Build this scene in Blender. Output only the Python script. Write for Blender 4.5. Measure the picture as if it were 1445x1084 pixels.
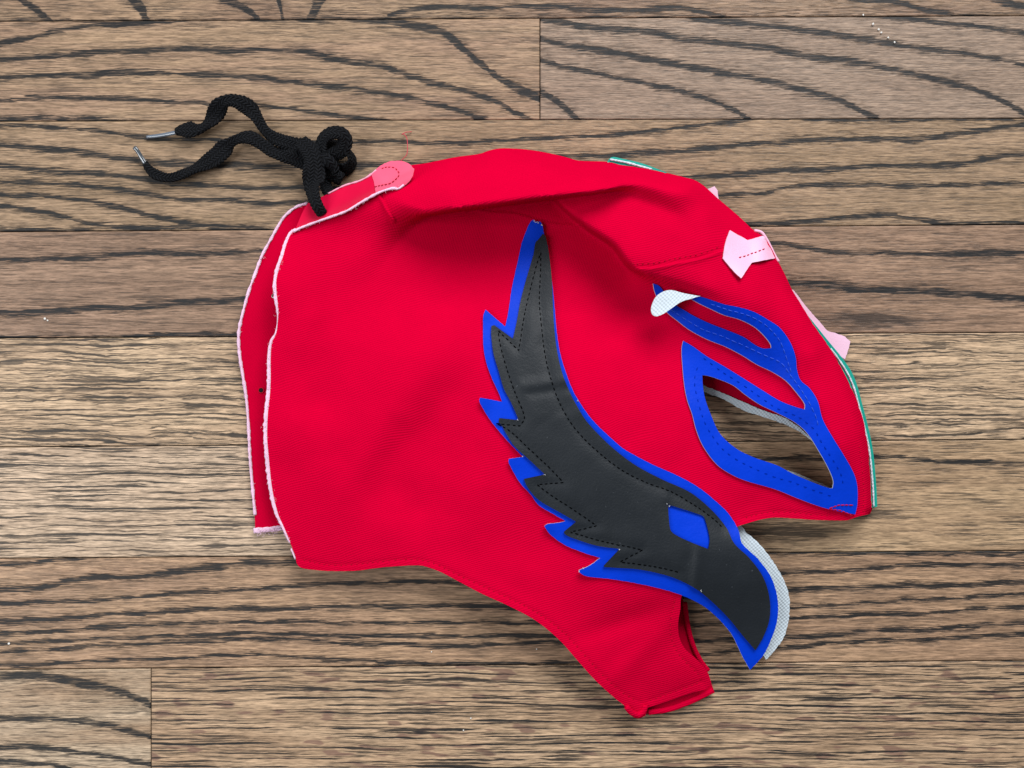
import bpy, math, random
import numpy as np
from mathutils import Vector, Matrix, noise as mnoise
from mathutils.geometry import delaunay_2d_cdt

random.seed(7)
rng = np.random.default_rng(7)
scene = bpy.context.scene
for o in list(bpy.data.objects):
    bpy.data.objects.remove(o, do_unlink=True)
COL = scene.collection

# ------------------------------------------------------------------ camera
W0, H0 = 1445.0, 1084.0            # the photograph's frame
S = 0.000368                       # metres on the floor per unit of that frame
HFOV = math.radians(56.0)
PITCH = math.radians(3.0)
TH = math.tan(HFOV / 2)
DIST = (W0 / 2 * S) / TH
ROT = np.array([[1, 0, 0], [0, math.cos(PITCH), -math.sin(PITCH)], [0, math.sin(PITCH), math.cos(PITCH)]])
CAM = ROT @ np.array([0, 0, DIST])
cam_d = bpy.data.cameras.new('camera')
cam_d.sensor_fit = 'HORIZONTAL'
cam_d.angle = HFOV
cam_d.clip_start = 0.01
cam_d.clip_end = 50
cam = bpy.data.objects.new('camera', cam_d)
COL.objects.link(cam)
cam.location = CAM.tolist()
cam.rotation_euler = (PITCH, 0, 0)
scene.camera = cam

# ------------------------------------------------------------------ light
world = bpy.data.worlds.new('World')
scene.world = world
world.use_nodes = True
bg = world.node_tree.nodes['Background']
bg.inputs[0].default_value = (0.93, 0.96, 1.0, 1)
bg.inputs[1].default_value = 0.26

def area(name, loc, target, size, size_y, power, color):
    d = bpy.data.lights.new(name, 'AREA')
    d.shape = 'RECTANGLE'
    d.size = size
    d.size_y = size_y
    d.energy = power
    d.color = color
    o = bpy.data.objects.new(name, d)
    COL.objects.link(o)
    o.location = loc
    v = Vector(target) - Vector(loc)
    o.rotation_euler = v.to_track_quat('-Z', 'Y').to_euler()
    return o
area('window_light', (0.6, 1.75, 1.5), (0, 0, 0), 1.5, 1.2, 86.0, (0.97, 0.985, 1.0))
area('side_fill_light', (-0.95, -0.1, 0.95), (-0.1, 0, 0), 0.6, 0.9, 13.0, (0.92, 0.96, 1.0))  # unseen fill lamp added to brighten the left of the floor

vs = scene.view_settings
vs.view_transform = 'Standard'
vs.look = 'None'
vs.exposure = 0.0
vs.gamma = 1.0
vs.use_curve_mapping = False

# ------------------------------------------------------------------ helpers
def P(pts, z):
    """pixels of the photograph's frame + heights (m) -> world points"""
    pts = np.asarray(pts, float).reshape(-1, 2)
    z = np.broadcast_to(np.asarray(z, float), (len(pts),))
    u = (pts[:, 0] - W0 / 2) / W0 * 2 * TH
    v = (H0 / 2 - pts[:, 1]) / W0 * 2 * TH
    d = np.stack([u, v, -np.ones_like(u)], 1) @ ROT.T
    t = (z - CAM[2]) / d[:, 2]
    return CAM[None] + d * t[:, None]

def F(px, py):
    """pixel -> floor units (X right, Y down)"""
    p = P([[px, py]], 0.0)[0]
    return p[0] / S, -p[1] / S

def tag(o, label=None, cat=None, group=None, kind=None):
    if label: o['label'] = label
    if cat: o['category'] = cat
    if group: o['group'] = group
    if kind: o['kind'] = kind
    return o

def empty(name, loc=(0, 0, 0)):
    o = bpy.data.objects.new(name, None)
    o.empty_display_size = 0.02
    COL.objects.link(o)
    o.location = loc
    return o

def link(name, me, parent=None):
    o = bpy.data.objects.new(name, me)
    COL.objects.link(o)
    if parent is not None:
        o.parent = parent
        r = parent
        off = Vector((0, 0, 0))
        while r is not None:
            off += r.location
            r = r.parent
        me.transform(Matrix.Translation(-off))
    return o

def mesh(name, verts, faces, mats, midx=None, smooth=True, parent=None, uv=None):
    me = bpy.data.meshes.new(name)
    me.from_pydata([tuple(v) for v in verts], [], [tuple(int(i) for i in f) for f in faces])
    for m in mats:
        me.materials.append(m)
    if midx is not None:
        me.polygons.foreach_set('material_index', np.asarray(midx, np.int32))
    me.polygons.foreach_set('use_smooth', np.full(len(me.polygons), smooth, bool))
    if uv is not None:
        ul = me.uv_layers.new(name='UVMap')
        li = np.empty(len(me.loops), np.int32)
        me.loops.foreach_get('vertex_index', li)
        ul.data.foreach_set('uv', np.asarray(uv, np.float32)[li].ravel())
    me.update()
    return link(name, me, parent)

def catmull(pts, step, closed=True, corner=48):
    """smooth resampled outline; sharp turns stay corners"""
    p = np.asarray(pts, float)
    n = len(p)
    def ang(i):
        if not closed and (i == 0 or i == n - 1):
            return True
        a = p[i] - p[(i - 1) % n]
        b = p[(i + 1) % n] - p[i]
        c = np.dot(a[:2], b[:2]) / (np.linalg.norm(a[:2]) * np.linalg.norm(b[:2]) + 1e-9)
        return math.degrees(math.acos(max(-1, min(1, c)))) > corner
    cor = [ang(i) for i in range(n)]
    out = []
    for i in range(n if closed else n - 1):
        p1, p2 = p[i], p[(i + 1) % n]
        L = np.linalg.norm(p2[:2] - p1[:2])
        if L < 1e-6:
            continue
        p0 = p[(i - 1) % n] if not cor[i] else p1 - (p2 - p1)
        p3 = p[(i + 2) % n] if not cor[(i + 1) % n] else p2 + (p2 - p1)
        m1 = (p2 - p0) / (np.linalg.norm((p2 - p0)[:2]) + 1e-9) * L
        m2 = (p3 - p1) / (np.linalg.norm((p3 - p1)[:2]) + 1e-9) * L
        k = max(1, int(round(L / step)))
        for j in range(k):
            t = j / k
            h = ((2 * t**3 - 3 * t**2 + 1) * p1 + (t**3 - 2 * t**2 + t) * m1
                 + (-2 * t**3 + 3 * t**2) * p2 + (t**3 - t**2) * m2)
            out.append(h)
    if not closed:
        out.append(p[-1])
    return np.array(out)

def inside(pts, poly):
    x, y = pts[:, 0], pts[:, 1]
    r = np.zeros(len(pts), bool)
    a = poly
    b = np.roll(poly, -1, 0)
    for (x1, y1), (x2, y2) in zip(a, b):
        if y1 == y2:
            continue
        c = ((y1 > y) != (y2 > y)) & (x < (x2 - x1) * (y - y1) / (y2 - y1) + x1)
        r ^= c
    return r

def pdist(pts, line, closed=False):
    """distance, side sign and path fraction to a polyline"""
    line = np.asarray(line, float)
    a = line if closed else line[:-1]
    b = np.roll(line, -1, 0) if closed else line[1:]
    seg = np.linalg.norm(b - a, axis=1)
    cum = np.concatenate([[0], np.cumsum(seg)])
    best = np.full(len(pts), 1e9)
    sg = np.ones(len(pts))
    tt = np.zeros(len(pts))
    for i in range(len(a)):
        ab = b[i] - a[i]
        L2 = ab @ ab
        if L2 < 1e-9:
            continue
        ap = pts - a[i]
        t = np.clip(ap @ ab / L2, 0, 1)
        d = np.linalg.norm(ap - t[:, None] * ab, axis=1)
        m = d < best
        best[m] = d[m]
        sg[m] = np.sign(ab[0] * ap[m, 1] - ab[1] * ap[m, 0])
        tt[m] = (cum[i] + t[m] * seg[i]) / cum[-1]
    return best, sg, tt

def smooth01(x):
    x = np.clip(x, 0, 1)
    return x * x * (3 - 2 * x)

class RBF:
    def __init__(self, data, lam=0.0):
        d = np.asarray(data, float)
        self.c = d[:, :2] / 100.0
        n = len(d)
        A = np.zeros((n + 3, n + 3))
        A[:n, :n] = self.phi(np.linalg.norm(self.c[:, None] - self.c[None], axis=2)) + lam * np.eye(n)
        A[:n, n] = 1
        A[:n, n + 1:] = self.c
        A[n:, :n] = A[:n, n:].T
        rhs = np.concatenate([d[:, 2], [0, 0, 0]])
        self.w = np.linalg.solve(A, rhs)
        self.n = n
    @staticmethod
    def phi(r):
        return np.where(r > 1e-9, r * r * np.log(np.maximum(r, 1e-9)), 0)
    def __call__(self, pts):
        q = np.asarray(pts, float) / 100.0
        out = np.zeros(len(q))
        for s in range(0, len(q), 4000):
            b = q[s:s + 4000]
            r = np.linalg.norm(b[:, None] - self.c[None], axis=2)
            out[s:s + 4000] = self.phi(r) @ self.w[:self.n] + self.w[self.n] + b @ self.w[self.n + 1:]
        return out

def triangulate(outline, holes, spacing, extra=None):
    """constrained Delaunay sheet in frame units"""
    loops = [outline] + list(holes)
    lo, hi = outline.min(0), outline.max(0)
    xs = np.arange(lo[0], hi[0] + spacing, spacing)
    ys = np.arange(lo[1], hi[1] + spacing, spacing * 0.866)
    g = []
    for j, y in enumerate(ys):
        g.append(np.stack([xs + (spacing / 2 if j % 2 else 0), np.full_like(xs, y)], 1))
    g = np.concatenate(g)
    if extra is not None and len(extra):
        d = np.full(len(g), 1e9)
        for s in range(0, len(g), 2000):
            d[s:s + 2000] = np.min(np.linalg.norm(g[s:s + 2000, None] - extra[None], axis=2), axis=1)
        g = np.concatenate([g[d > spacing * 0.55], extra])
    ok = inside(g, outline)
    for h in holes:
        ok &= ~inside(g, h)
    g = g[ok]
    for l in loops:
        d, _, _ = pdist(g, l, True)
        g = g[d > spacing * 0.45]
    allp, edges = [], []
    for l in loops:
        o = len(allp)
        n = len(l)
        allp += [Vector(p) for p in l]
        edges += [(o + i, o + (i + 1) % n) for i in range(n)]
    allp += [Vector(p) for p in g]
    vs_, es_, fs_, _, _, _ = delaunay_2d_cdt(allp, edges, [], 0, 1e-4)
    v = np.array([[p.x, p.y] for p in vs_])
    f = np.array([t for t in fs_ if len(t) == 3], int)
    c = v[f].mean(1)
    k = inside(c, outline)
    for h in holes:
        k &= ~inside(c, h)
    f = f[k]
    a = v[f]
    area2 = (a[:, 1, 0] - a[:, 0, 0]) * (a[:, 2, 1] - a[:, 0, 1]) - (a[:, 1, 1] - a[:, 0, 1]) * (a[:, 2, 0] - a[:, 0, 0])
    f[area2 > 0] = f[area2 > 0][:, ::-1]       # y points down in the frame
    f = f[np.abs(area2) > 1e-6]
    return v, f

def sheet(name, outline, zf, thick, mats, parent, holes=(), spacing=6.0, step=None, corner=48, extra=None, rough=0.0, raw=False):
    """a cut piece of cloth or vinyl: top face mats[0], cut edge mats[1], back mats[2]"""
    step = step or spacing
    ol = np.asarray(outline, float) if raw else catmull(outline, step, True, corner)
    hs = [catmull(h, step, True, corner) for h in holes]
    if rough:
        ol = ol + rng.normal(0, rough, ol.shape)
    v, f = triangulate(ol, hs, spacing, extra)
    z = zf(v) * 0.001
    n = len(v)
    top = P(v, z)
    bot = top - np.array([0, 0, thick * 0.001])
    # boundary edges
    e = np.concatenate([f[:, [0, 1]], f[:, [1, 2]], f[:, [2, 0]]])
    key = {}
    for a, b in e:
        key[(a, b)] = True
    bd = [(a, b) for (a, b) in key if (b, a) not in key]
    verts = [*top, *bot]
    faces = [tuple(t) for t in f] + [tuple(t[::-1] + n) for t in f]
    mi = [0] * len(f) + [2] * len(f)
    ids = {}
    for a, b in bd:
        for i in (a, b):
            if i not in ids:
                ids[i] = len(verts)
                verts.append(top[i])
                verts.append(bot[i])
        faces.append((ids[b], ids[a], ids[a] + 1, ids[b] + 1))
        mi.append(1)
    return mesh(name, verts, faces, mats, mi, True, parent)

def sweep(name, path, width, thick, mat, parent, twist=None, n=12, closed=False, cap=True, jitter=0.0):
    """ribbon or cord along world points; width/thick in metres per point"""
    p = np.asarray(path, float)
    m = len(p)
    width = np.broadcast_to(np.asarray(width, float), (m,))
    thick = np.broadcast_to(np.asarray(thick, float), (m,))
    twist = np.zeros(m) if twist is None else np.broadcast_to(np.asarray(twist, float), (m,))
    verts, faces, uv = [], [], []
    s = 0.0
    for i in range(m):
        a = p[(i - 1) % m] if (i > 0 or closed) else p[i]
        b = p[(i + 1) % m] if (i < m - 1 or closed) else p[i]
        t = b - a
        t = t / (np.linalg.norm(t) + 1e-12)
        up = np.array([0, 0, 1.0])
        if abs(t[2]) > 0.95:
            up = np.array([0, 1.0, 0])
        sd = np.cross(t, up)
        sd /= np.linalg.norm(sd)
        nn = np.cross(sd, t)
        c, q = math.cos(twist[i]), math.sin(twist[i])
        A = sd * c + nn * q
        B = -sd * q + nn * c
        if i:
            s += np.linalg.norm(p[i] - p[i - 1])
        for k in range(n):
            th = 2 * math.pi * k / n
            ca, sa = math.cos(th), math.sin(th)
            ca = math.copysign(abs(ca) ** 0.8, ca)
            sa = math.copysign(abs(sa) ** 0.7, sa)
            j = 1 + (random.uniform(-jitter, jitter) if jitter else 0)
            verts.append(p[i] + A * (ca * width[i] / 2 * j) + B * (sa * thick[i] / 2 * j))
            uv.append((s, ca * width[i] / 2))
    for i in range(m if closed else m - 1):
        i2 = (i + 1) % m
        for k in range(n):
            k2 = (k + 1) % n
            faces.append((i * n + k, i * n + k2, i2 * n + k2, i2 * n + k))
    if cap and not closed:
        faces.append(tuple(range(n))[::-1])
        faces.append(tuple((m - 1) * n + k for k in range(n)))
    return mesh(name, verts, faces, [mat], None, True, parent, uv)

def stitches(name, path, zf, off, mat, parent, dash=5.2, gap=2.6, rad=0.75, wob=0.25):
    """a row of thread stitches, each a small arched bead"""
    pp = catmull(path, 1.0, False)
    seg = np.linalg.norm(np.diff(pp, axis=0), axis=1)
    cum = np.concatenate([[0], np.cumsum(seg)])
    L = cum[-1]
    zp = zf(pp)
    verts, faces = [], []
    s = gap / 2
    while s + dash < L:
        d = dash * random.uniform(0.85, 1.1)
        q = np.linspace(s, min(L, s + d), 5)
        x = np.interp(q, cum, pp[:, 0])
        y = np.interp(q, cum, pp[:, 1]) + random.uniform(-wob, wob)
        c = np.stack([x, y], 1)
        arch = np.array([-0.25, 0.12, 0.2, 0.12, -0.25])
        w = P(c, (np.interp(q, cum, zp) + off + arch) * 0.001)
        r = np.array([0.55, 0.95, 1.05, 0.95, 0.55]) * rad * S
        o = len(verts)
        for i in range(5):
            t = w[min(4, i + 1)] - w[max(0, i - 1)]
            t = t / (np.linalg.norm(t) + 1e-12)
            sd = np.cross(t, [0, 0, 1.0])
            sd /= np.linalg.norm(sd) + 1e-12
            nn = np.cross(sd, t)
            for k in range(5):
                a = 2 * math.pi * k / 5
                verts.append(w[i] + (sd * math.cos(a) + nn * math.sin(a)) * r[i])
        for i in range(4):
            for k in range(5):
                k2 = (k + 1) % 5
                faces.append((o + i * 5 + k, o + i * 5 + k2, o + i * 5 + 5 + k2, o + i * 5 + 5 + k))
        s += d + gap * random.uniform(0.8, 1.2)
    ob = mesh(name, verts, faces, [mat], None, True, parent)
    ob['kind'] = 'stuff'
    return ob

# ------------------------------------------------------------------ node helpers
class NT:
    def __init__(self, mat):
        self.t = mat.node_tree
        self.n = self.t.nodes
        self.l = self.t.links
    def put(self, sock, v):
        if hasattr(v, 'is_linked') or isinstance(v, bpy.types.NodeSocket):
            self.l.new(v, sock)
        else:
            sock.default_value = v
    def m(self, op, a, b=0.0, c=0.0, clamp=False):
        k = self.n.new('ShaderNodeMath')
        k.operation = op
        k.use_clamp = clamp
        for i, v in enumerate((a, b, c)):
            if i < len(k.inputs):
                self.put(k.inputs[i], v)
        return k.outputs[0]
    def vec(self, x, y, z=0.0):
        k = self.n.new('ShaderNodeCombineXYZ')
        for i, v in enumerate((x, y, z)):
            self.put(k.inputs[i], v)
        return k.outputs[0]
    def noise(self, v, detail=2.0, rough=0.5, scale=1.0, dist=0.0):
        k = self.n.new('ShaderNodeTexNoise')
        k.inputs['Scale'].default_value = scale
        k.inputs['Detail'].default_value = detail
        k.inputs['Roughness'].default_value = rough
        k.inputs['Distortion'].default_value = dist
        self.l.new(v, k.inputs['Vector'])
        return k.outputs[0]
    def remap(self, v, a, b, c=0.0, d=1.0, smooth=True):
        k = self.n.new('ShaderNodeMapRange')
        k.interpolation_type = 'SMOOTHSTEP' if smooth else 'LINEAR'
        self.put(k.inputs[0], v)
        for i, q in enumerate((a, b, c, d)):
            self.put(k.inputs[i + 1], q)
        return k.outputs[0]
    def mix(self, f, a, b, mode='MIX'):
        k = self.n.new('ShaderNodeMix')
        k.data_type = 'RGBA'
        k.blend_type = mode
        self.put(k.inputs[0], f)
        self.put(k.inputs[6], a)
        self.put(k.inputs[7], b)
        return k.outputs[2]
    def bump(self, h, dist, strength=1.0):
        k = self.n.new('ShaderNodeBump')
        k.inputs['Strength'].default_value = strength
        k.inputs['Distance'].default_value = dist
        self.l.new(h, k.inputs['Height'])
        return k.outputs[0]

def new_mat(name, color=(0.5, 0.5, 0.5), rough=0.5, spec=0.5):
    m = bpy.data.materials.new(name)
    m.use_nodes = True
    b = m.node_tree.nodes['Principled BSDF']
    b.inputs['Base Color'].default_value = (*color, 1)
    b.inputs['Roughness'].default_value = rough
    b.inputs['Specular IOR Level'].default_value = spec
    return m, b, NT(m)

def frame_xy(t):
    g = t.n.new('ShaderNodeNewGeometry')
    s = t.n.new('ShaderNodeSeparateXYZ')
    t.l.new(g.outputs['Position'], s.inputs[0])
    return t.m('MULTIPLY', s.outputs[0], 1 / S), t.m('MULTIPLY', s.outputs[1], -1 / S)

# ------------------------------------------------------------------ wood
def wood(name, y0, y1, lines=(), ticks=0.0, period=13.0, seed=0.0, tan=(0.34, 0.222, 0.135), tan2=(0.27, 0.165, 0.095),
         pores=0.5, flecks=0.0, fuzz=(), wig=1.0):
    m, b, t = new_mat(name)
    X, Y = frame_xy(t)
    sd = seed * 13.7
    def nz(fx, fy, k, detail=2.0, rough=0.5, yy=None):
        return t.noise(t.vec(t.m('MULTIPLY', X, fx), t.m('MULTIPLY', Y if yy is None else yy, fy), sd + k), detail, rough)
    fib = nz(0.026, 0.42, 0, 3.0, 0.6)
    low = nz(0.013, 0.022, 3)
    dark = None
    if lines:
        Yj = t.m('ADD', Y, t.m('ADD', t.m('MULTIPLY', t.m('SUBTRACT', fib, 0.5), 13.0), t.m('MULTIPLY', t.m('SUBTRACT', low, 0.5), 8.0)))
        Xn = t.m('MULTIPLY_ADD', X, 1 / 2000.0, 0.5, clamp=True)
        lo, span = y0 - 70.0, (y1 - y0) + 140.0
        dm = None
        for pts, w in lines:
            q = sorted(F(*p) for p in pts)
            k = t.n.new('ShaderNodeFloatCurve')
            c = k.mapping.curves[0]
            nq = [((x + 1000) / 2000.0, (y - lo) / span) for x, y in q]
            nq = [(min(max(a, 0), 1), min(max(e, 0), 1)) for a, e in nq]
            c.points[0].location = nq[0]
            c.points[1].location = nq[-1]
            for a in nq[1:-1]:
                c.points.new(*a)
            for cp in c.points:
                cp.handle_type = 'AUTO_CLAMPED'
            k.mapping.extend = 'HORIZONTAL'
            k.mapping.use_clip = False
            k.mapping.update()
            t.l.new(Xn, k.inputs['Value'])
            cy = t.m('MULTIPLY_ADD', k.outputs[0], span, lo)
            d = t.m('MULTIPLY', t.m('ABSOLUTE', t.m('SUBTRACT', Yj, cy)), 2.0 / (w * 0.88))
            dm = d if dm is None else t.m('MINIMUM', dm, d)
        wn = nz(0.022, 0.06, 9, 2.5)
        dm = t.m('DIVIDE', dm, t.m('MULTIPLY_ADD', wn, 1.9, 0.05))
        core = t.remap(dm, 0.85, 1.35, 1.0, 0.0)
        pn = nz(0.03, 0.6, 5, 2.5, 0.6)
        core = t.m('MULTIPLY', core, t.remap(pn, 0.30, 0.50, 0.35, 1.0))
        halo = t.m('MULTIPLY', t.remap(dm, 0.9, 4.5, 0.9, 0.0), t.remap(pn, 0.53, 0.62))
        dark = t.m('MAXIMUM', core, halo)
    # pores: hair-fine fibre streaks everywhere
    p1 = nz(0.016, 0.34, 21, 3.5, 0.65)
    por = t.m('MULTIPLY', t.remap(p1, 0.54, 0.64), pores * 1.0)
    dark = por if dark is None else t.m('MAXIMUM', dark, por)
    if ticks > 0:
        wp = t.m('ADD', t.m('MULTIPLY', t.m('SUBTRACT', nz(0.005, 0.022, 31), 0.5), 20.0 * wig),
                 t.m('MULTIPLY', t.m('SUBTRACT', nz(0.045, 0.2, 37), 0.5), 4.5 * wig))
        Yw = t.m('ADD', Y, wp)
        big = nz(0.006, 0.025, 33, 1.5)
        for li, (fx, fy, a0, a1, am) in enumerate(((0.0060, 0.26, 0.60, 0.635, 0.95), (0.011, 0.42, 0.585, 0.635, 0.8))):
            fyy = fy * 12.0 / period
            n0 = nz(fx, fyy, 41 + li * 3, 2.2, 0.5, Yw)
            n0 = t.m('ADD', n0, t.m('MULTIPLY', t.m('SUBTRACT', big, 0.5), 0.10))
            n0 = t.m('ADD', n0, t.m('MULTIPLY', t.m('SUBTRACT', fib, 0.5), 0.08))
            dark = t.m('MAXIMUM', dark, t.m('MULTIPLY', t.remap(n0, a0, a1), am * ticks))
        for li, (per, fx, g0, g1, tmax, am) in enumerate(((period, 0.0055, 0.40, 0.66, 0.30, 1.0), (period * 0.62, 0.008, 0.45, 0.70, 0.30, 0.85))):
            ph = t.m('DIVIDE', t.m('ADD', Yw, t.m('MULTIPLY', t.m('SUBTRACT', fib, 0.5), 3.0)), per)
            cell = t.m('FLOOR', ph)
            f = t.m('MULTIPLY', t.m('ABSOLUTE', t.m('SUBTRACT', t.m('FRACT', ph), 0.5)), 2.0)
            gate = t.noise(t.vec(t.m('MULTIPLY', X, fx), t.m('MULTIPLY', cell, 5.37 + li), sd + 44 + li), 2.5, 0.6)
            th = t.remap(gate, g0, g1, -0.05, tmax, False)
            tk = t.m('SUBTRACT', 1.0, t.remap(f, t.m('SUBTRACT', th, 0.08), t.m('ADD', th, 0.10)))
            tk = t.m('MULTIPLY', t.m('MULTIPLY', tk, t.remap(th, -0.02, 0.12)), am * ticks)
            dark = t.m('MAXIMUM', dark, tk)
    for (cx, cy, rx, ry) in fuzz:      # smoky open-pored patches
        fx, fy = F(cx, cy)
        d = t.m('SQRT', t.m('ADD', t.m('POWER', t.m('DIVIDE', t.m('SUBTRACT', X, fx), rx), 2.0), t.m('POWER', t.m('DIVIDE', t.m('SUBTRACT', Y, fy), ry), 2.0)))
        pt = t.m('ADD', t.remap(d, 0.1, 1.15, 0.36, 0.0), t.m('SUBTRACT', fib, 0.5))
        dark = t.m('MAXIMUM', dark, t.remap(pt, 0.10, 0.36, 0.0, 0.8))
    # colour of the wood between the pores
    tone = nz(0.004, 0.03, 51, 3.0)
    col = t.mix(t.remap(tone, 0.3, 0.7), (*tan, 1), (*tan2, 1))
    fs = nz(0.055, 0.62, 61, 2.5, 0.65)
    fs2 = nz(0.010, 0.20, 63, 3.0, 0.6)
    lum = t.m('MULTIPLY', t.remap(fs, 0.34, 0.66, 0.62, 1.36, False), t.remap(fs2, 0.3, 0.7, 0.78, 1.20, False))
    col = t.mix(1.0, col, t.vec(lum, lum, lum), 'MULTIPLY')
    if flecks > 0:                     # brown ray flecks
        fl = nz(0.022, 0.10, 71, 1.0)
        col = t.mix(t.m('MULTIPLY', t.remap(fl, 0.61, 0.68), flecks), col, (0.17, 0.095, 0.07, 1))
    col = t.mix(t.m('MULTIPLY', dark, 0.96), col, (0.008, 0.0105, 0.0125, 1))
    t.l.new(col, b.inputs['Base Color'])
    sm = nz(0.012, 0.012, 81, 3.0)
    t.l.new(t.m('ADD', t.m('MULTIPLY_ADD', dark, 0.10, 0.34), t.m('MULTIPLY', sm, 0.14)), b.inputs['Roughness'])
    b.inputs['Specular IOR Level'].default_value = 0.18
    bh = t.m('ADD', t.m('MULTIPLY', dark, -0.8), t.m('MULTIPLY', fs, 0.7))
    fine = nz(0.13, 0.17, 91)
    bh = t.m('ADD', bh, t.m('MULTIPLY', fine, 0.5))
    t.l.new(t.bump(bh, 0.00022, 0.9), b.inputs['Normal'])
    return m

# seams between the rows of planks: (left edge height, right edge height) in the frame
SEAMS = [(-126, -120), (30, 22), (171, 167), (327, 317), (477, 469), (631, 620), (788, 777), (945, 932), (1104, 1092), (1264, 1252)]

A_L = [([(-200, -80), (20, -10), (30, 0), (50, 13), (71, 30), (90, 50)], 12), ([(150, -40), (188, -6), (200, 12), (206, 28), (215, 50)], 30),
       ([(250, -30), (319, 0), (340, 8), (357, 20), (372, 40)], 11), ([(380, -40), (394, 0), (398, 20), (402, 45)], 26), ([(470, -40), (452, 0), (440, 20), (430, 45)], 30),
       ([(530, 40), (560, 19), (585, 14), (613, 11.5), (700, 10), (779, 9), (829, 15), (900, 15), (960, 12), (985, 16), (1030, 26), (1060, 40)], 6.5),
       ([(1150, -10), (1212, -1), (1262, 3), (1306, 13), (1363, 23), (1420, 34)], 8), ([(1350, -14), (1403, -1), (1445, 9), (1600, 30)], 10)]
B1_L = [([(-300, 80), (0, 61), (33, 55), (70, 46), (130, 37), (190, 32), (250, 28), (300, 24), (380, 12)], 8),
        ([(-300, 90), (0, 83), (70, 80), (150, 74), (210, 71), (330, 71), (400, 70), (430, 73), (480, 85), (530, 91), (570, 105), (623, 120), (666, 131), (696, 143), (736, 164), (762, 178)], 8.5),
        ([(-300, 118), (0, 110), (70, 107), (140, 104), (200, 103), (270, 105), (330, 108), (400, 114), (480, 124), (546, 132), (596, 141), (636, 153), (679, 167), (720, 182)], 8),
        ([(-300, 150), (0, 141), (60, 138), (130, 137), (200, 142), (290, 146), (380, 151), (480, 163), (540, 170), (600, 182)], 5.5),
        ([(-300, 178), (0, 169), (60, 166), (120, 168), (170, 173), (250, 182)], 8),
        ([(400, 23), (480, 24), (546, 28), (580, 37), (620, 43), (646, 62), (666, 80), (693, 103), (719, 120), (756, 137), (800, 165)], 14)]
B2_L = [([(860, 6), (900, 14), (960, 22), (1027, 31), (1111, 40), (1178, 49), (1245, 60), (1312, 69), (1380, 79), (1445, 91), (1700, 140)], 8),
        ([(740, 20), (776, 28), (830, 37), (900, 45), (960, 53), (1030, 61), (1094, 70), (1148, 80), (1222, 91), (1282, 104), (1346, 119), (1406, 138), (1440, 157), (1500, 190)], 9),
        ([(740, 50), (766, 56), (820, 66), (890, 79), (960, 92), (1040, 107), (1110, 122), (1170, 137), (1210, 154), (1235, 167), (1280, 190)], 10),
        ([(740, 80), (766, 86), (830, 102), (890, 114), (960, 129), (1010, 145), (1045, 160), (1060, 170), (1100, 190)], 7),
        ([(740, 115), (766, 130), (790, 147), (812, 166), (830, 185)], 12),
        ([(1160, 12), (1245, 23), (1329, 32), (1396, 39), (1445, 47), (1700, 90)], 7)]
C_L = [([(-300, 170), (0, 177), (66, 180), (133, 185), (186, 191), (250, 197), (400, 200), (600, 201), (693, 198), (843, 191), (958, 181), (1010, 175), (1050, 170), (1120, 160)], 5.5),
       ([(-300, 190), (0, 203), (66, 210), (133, 217), (186, 225), (233, 230), (332, 233), (415, 235), (600, 232), (803, 222), (900, 217), (960, 213), (1027, 206), (1094, 201), (1195, 197), (1279, 197), (1329, 192), (1380, 185), (1445, 177), (1700, 140)], 8.5),
       ([(-300, 222), (0, 234), (66, 241), (133, 245), (186, 251), (230, 257), (290, 262), (420, 265), (700, 262), (970, 251), (1030, 246), (1110, 240), (1170, 239), (1230, 234), (1290, 235), (1350, 231), (1390, 224), (1445, 217), (1700, 190)], 7.5),
       ([(-300, 250), (0, 257), (66, 259), (120, 262), (200, 273), (260, 281), (330, 283), (420, 287), (700, 290), (1015, 277), (1070, 273), (1120, 263), (1180, 260), (1230, 261), (1300, 263), (1360, 260), (1445, 257), (1700, 250)], 6.5),
       ([(-300, 262), (0, 275), (60, 277), (120, 283), (166, 292), (216, 305), (250, 312), (290, 320), (380, 335)], 6.5),
       ([(-300, 280), (0, 292), (50, 298), (90, 306), (130, 315), (190, 322), (260, 340)], 7.5),
       ([(-300, 325), (0, 325), (115, 324), (150, 330), (200, 322), (330, 320), (420, 330), (900, 330), (1080, 316), (1140, 312), (1200, 306), (1250, 304), (1290, 309), (1330, 316), (1445, 317), (1700, 320)], 7),
       ([(1000, 160), (1120, 168), (1250, 168), (1445, 167), (1700, 160)], 5)]
D_L = [([(-300, 360), (0, 365), (30, 367), (100, 365), (170, 361), (210, 357), (300, 358), (370, 354), (500, 350), (800, 340), (1080, 343), (1130, 348), (1165, 354), (1210, 357), (1300, 359), (1340, 358), (1400, 357), (1445, 359), (1700, 365)], 7),
       ([(-300, 440), (0, 441), (60, 440), (120, 436), (180, 433), (230, 429), (290, 427), (340, 423), (500, 415), (900, 400), (1115, 400), (1170, 403), (1210, 409), (1260, 411), (1320, 412), (1370, 415), (1420, 419), (1445, 420), (1700, 430)], 9.5),
       ([(-300, 476), (0, 477), (100, 477), (200, 475), (230, 472), (330, 474), (420, 480), (900, 490), (1300, 480), (1700, 475)], 6)]
F_L = [([(700, 650), (1000, 642), (1080, 648), (1160, 648), (1237, 645), (1300, 648), (1330, 651), (1380, 651), (1445, 657), (1700, 665)], 7.5)]
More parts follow.
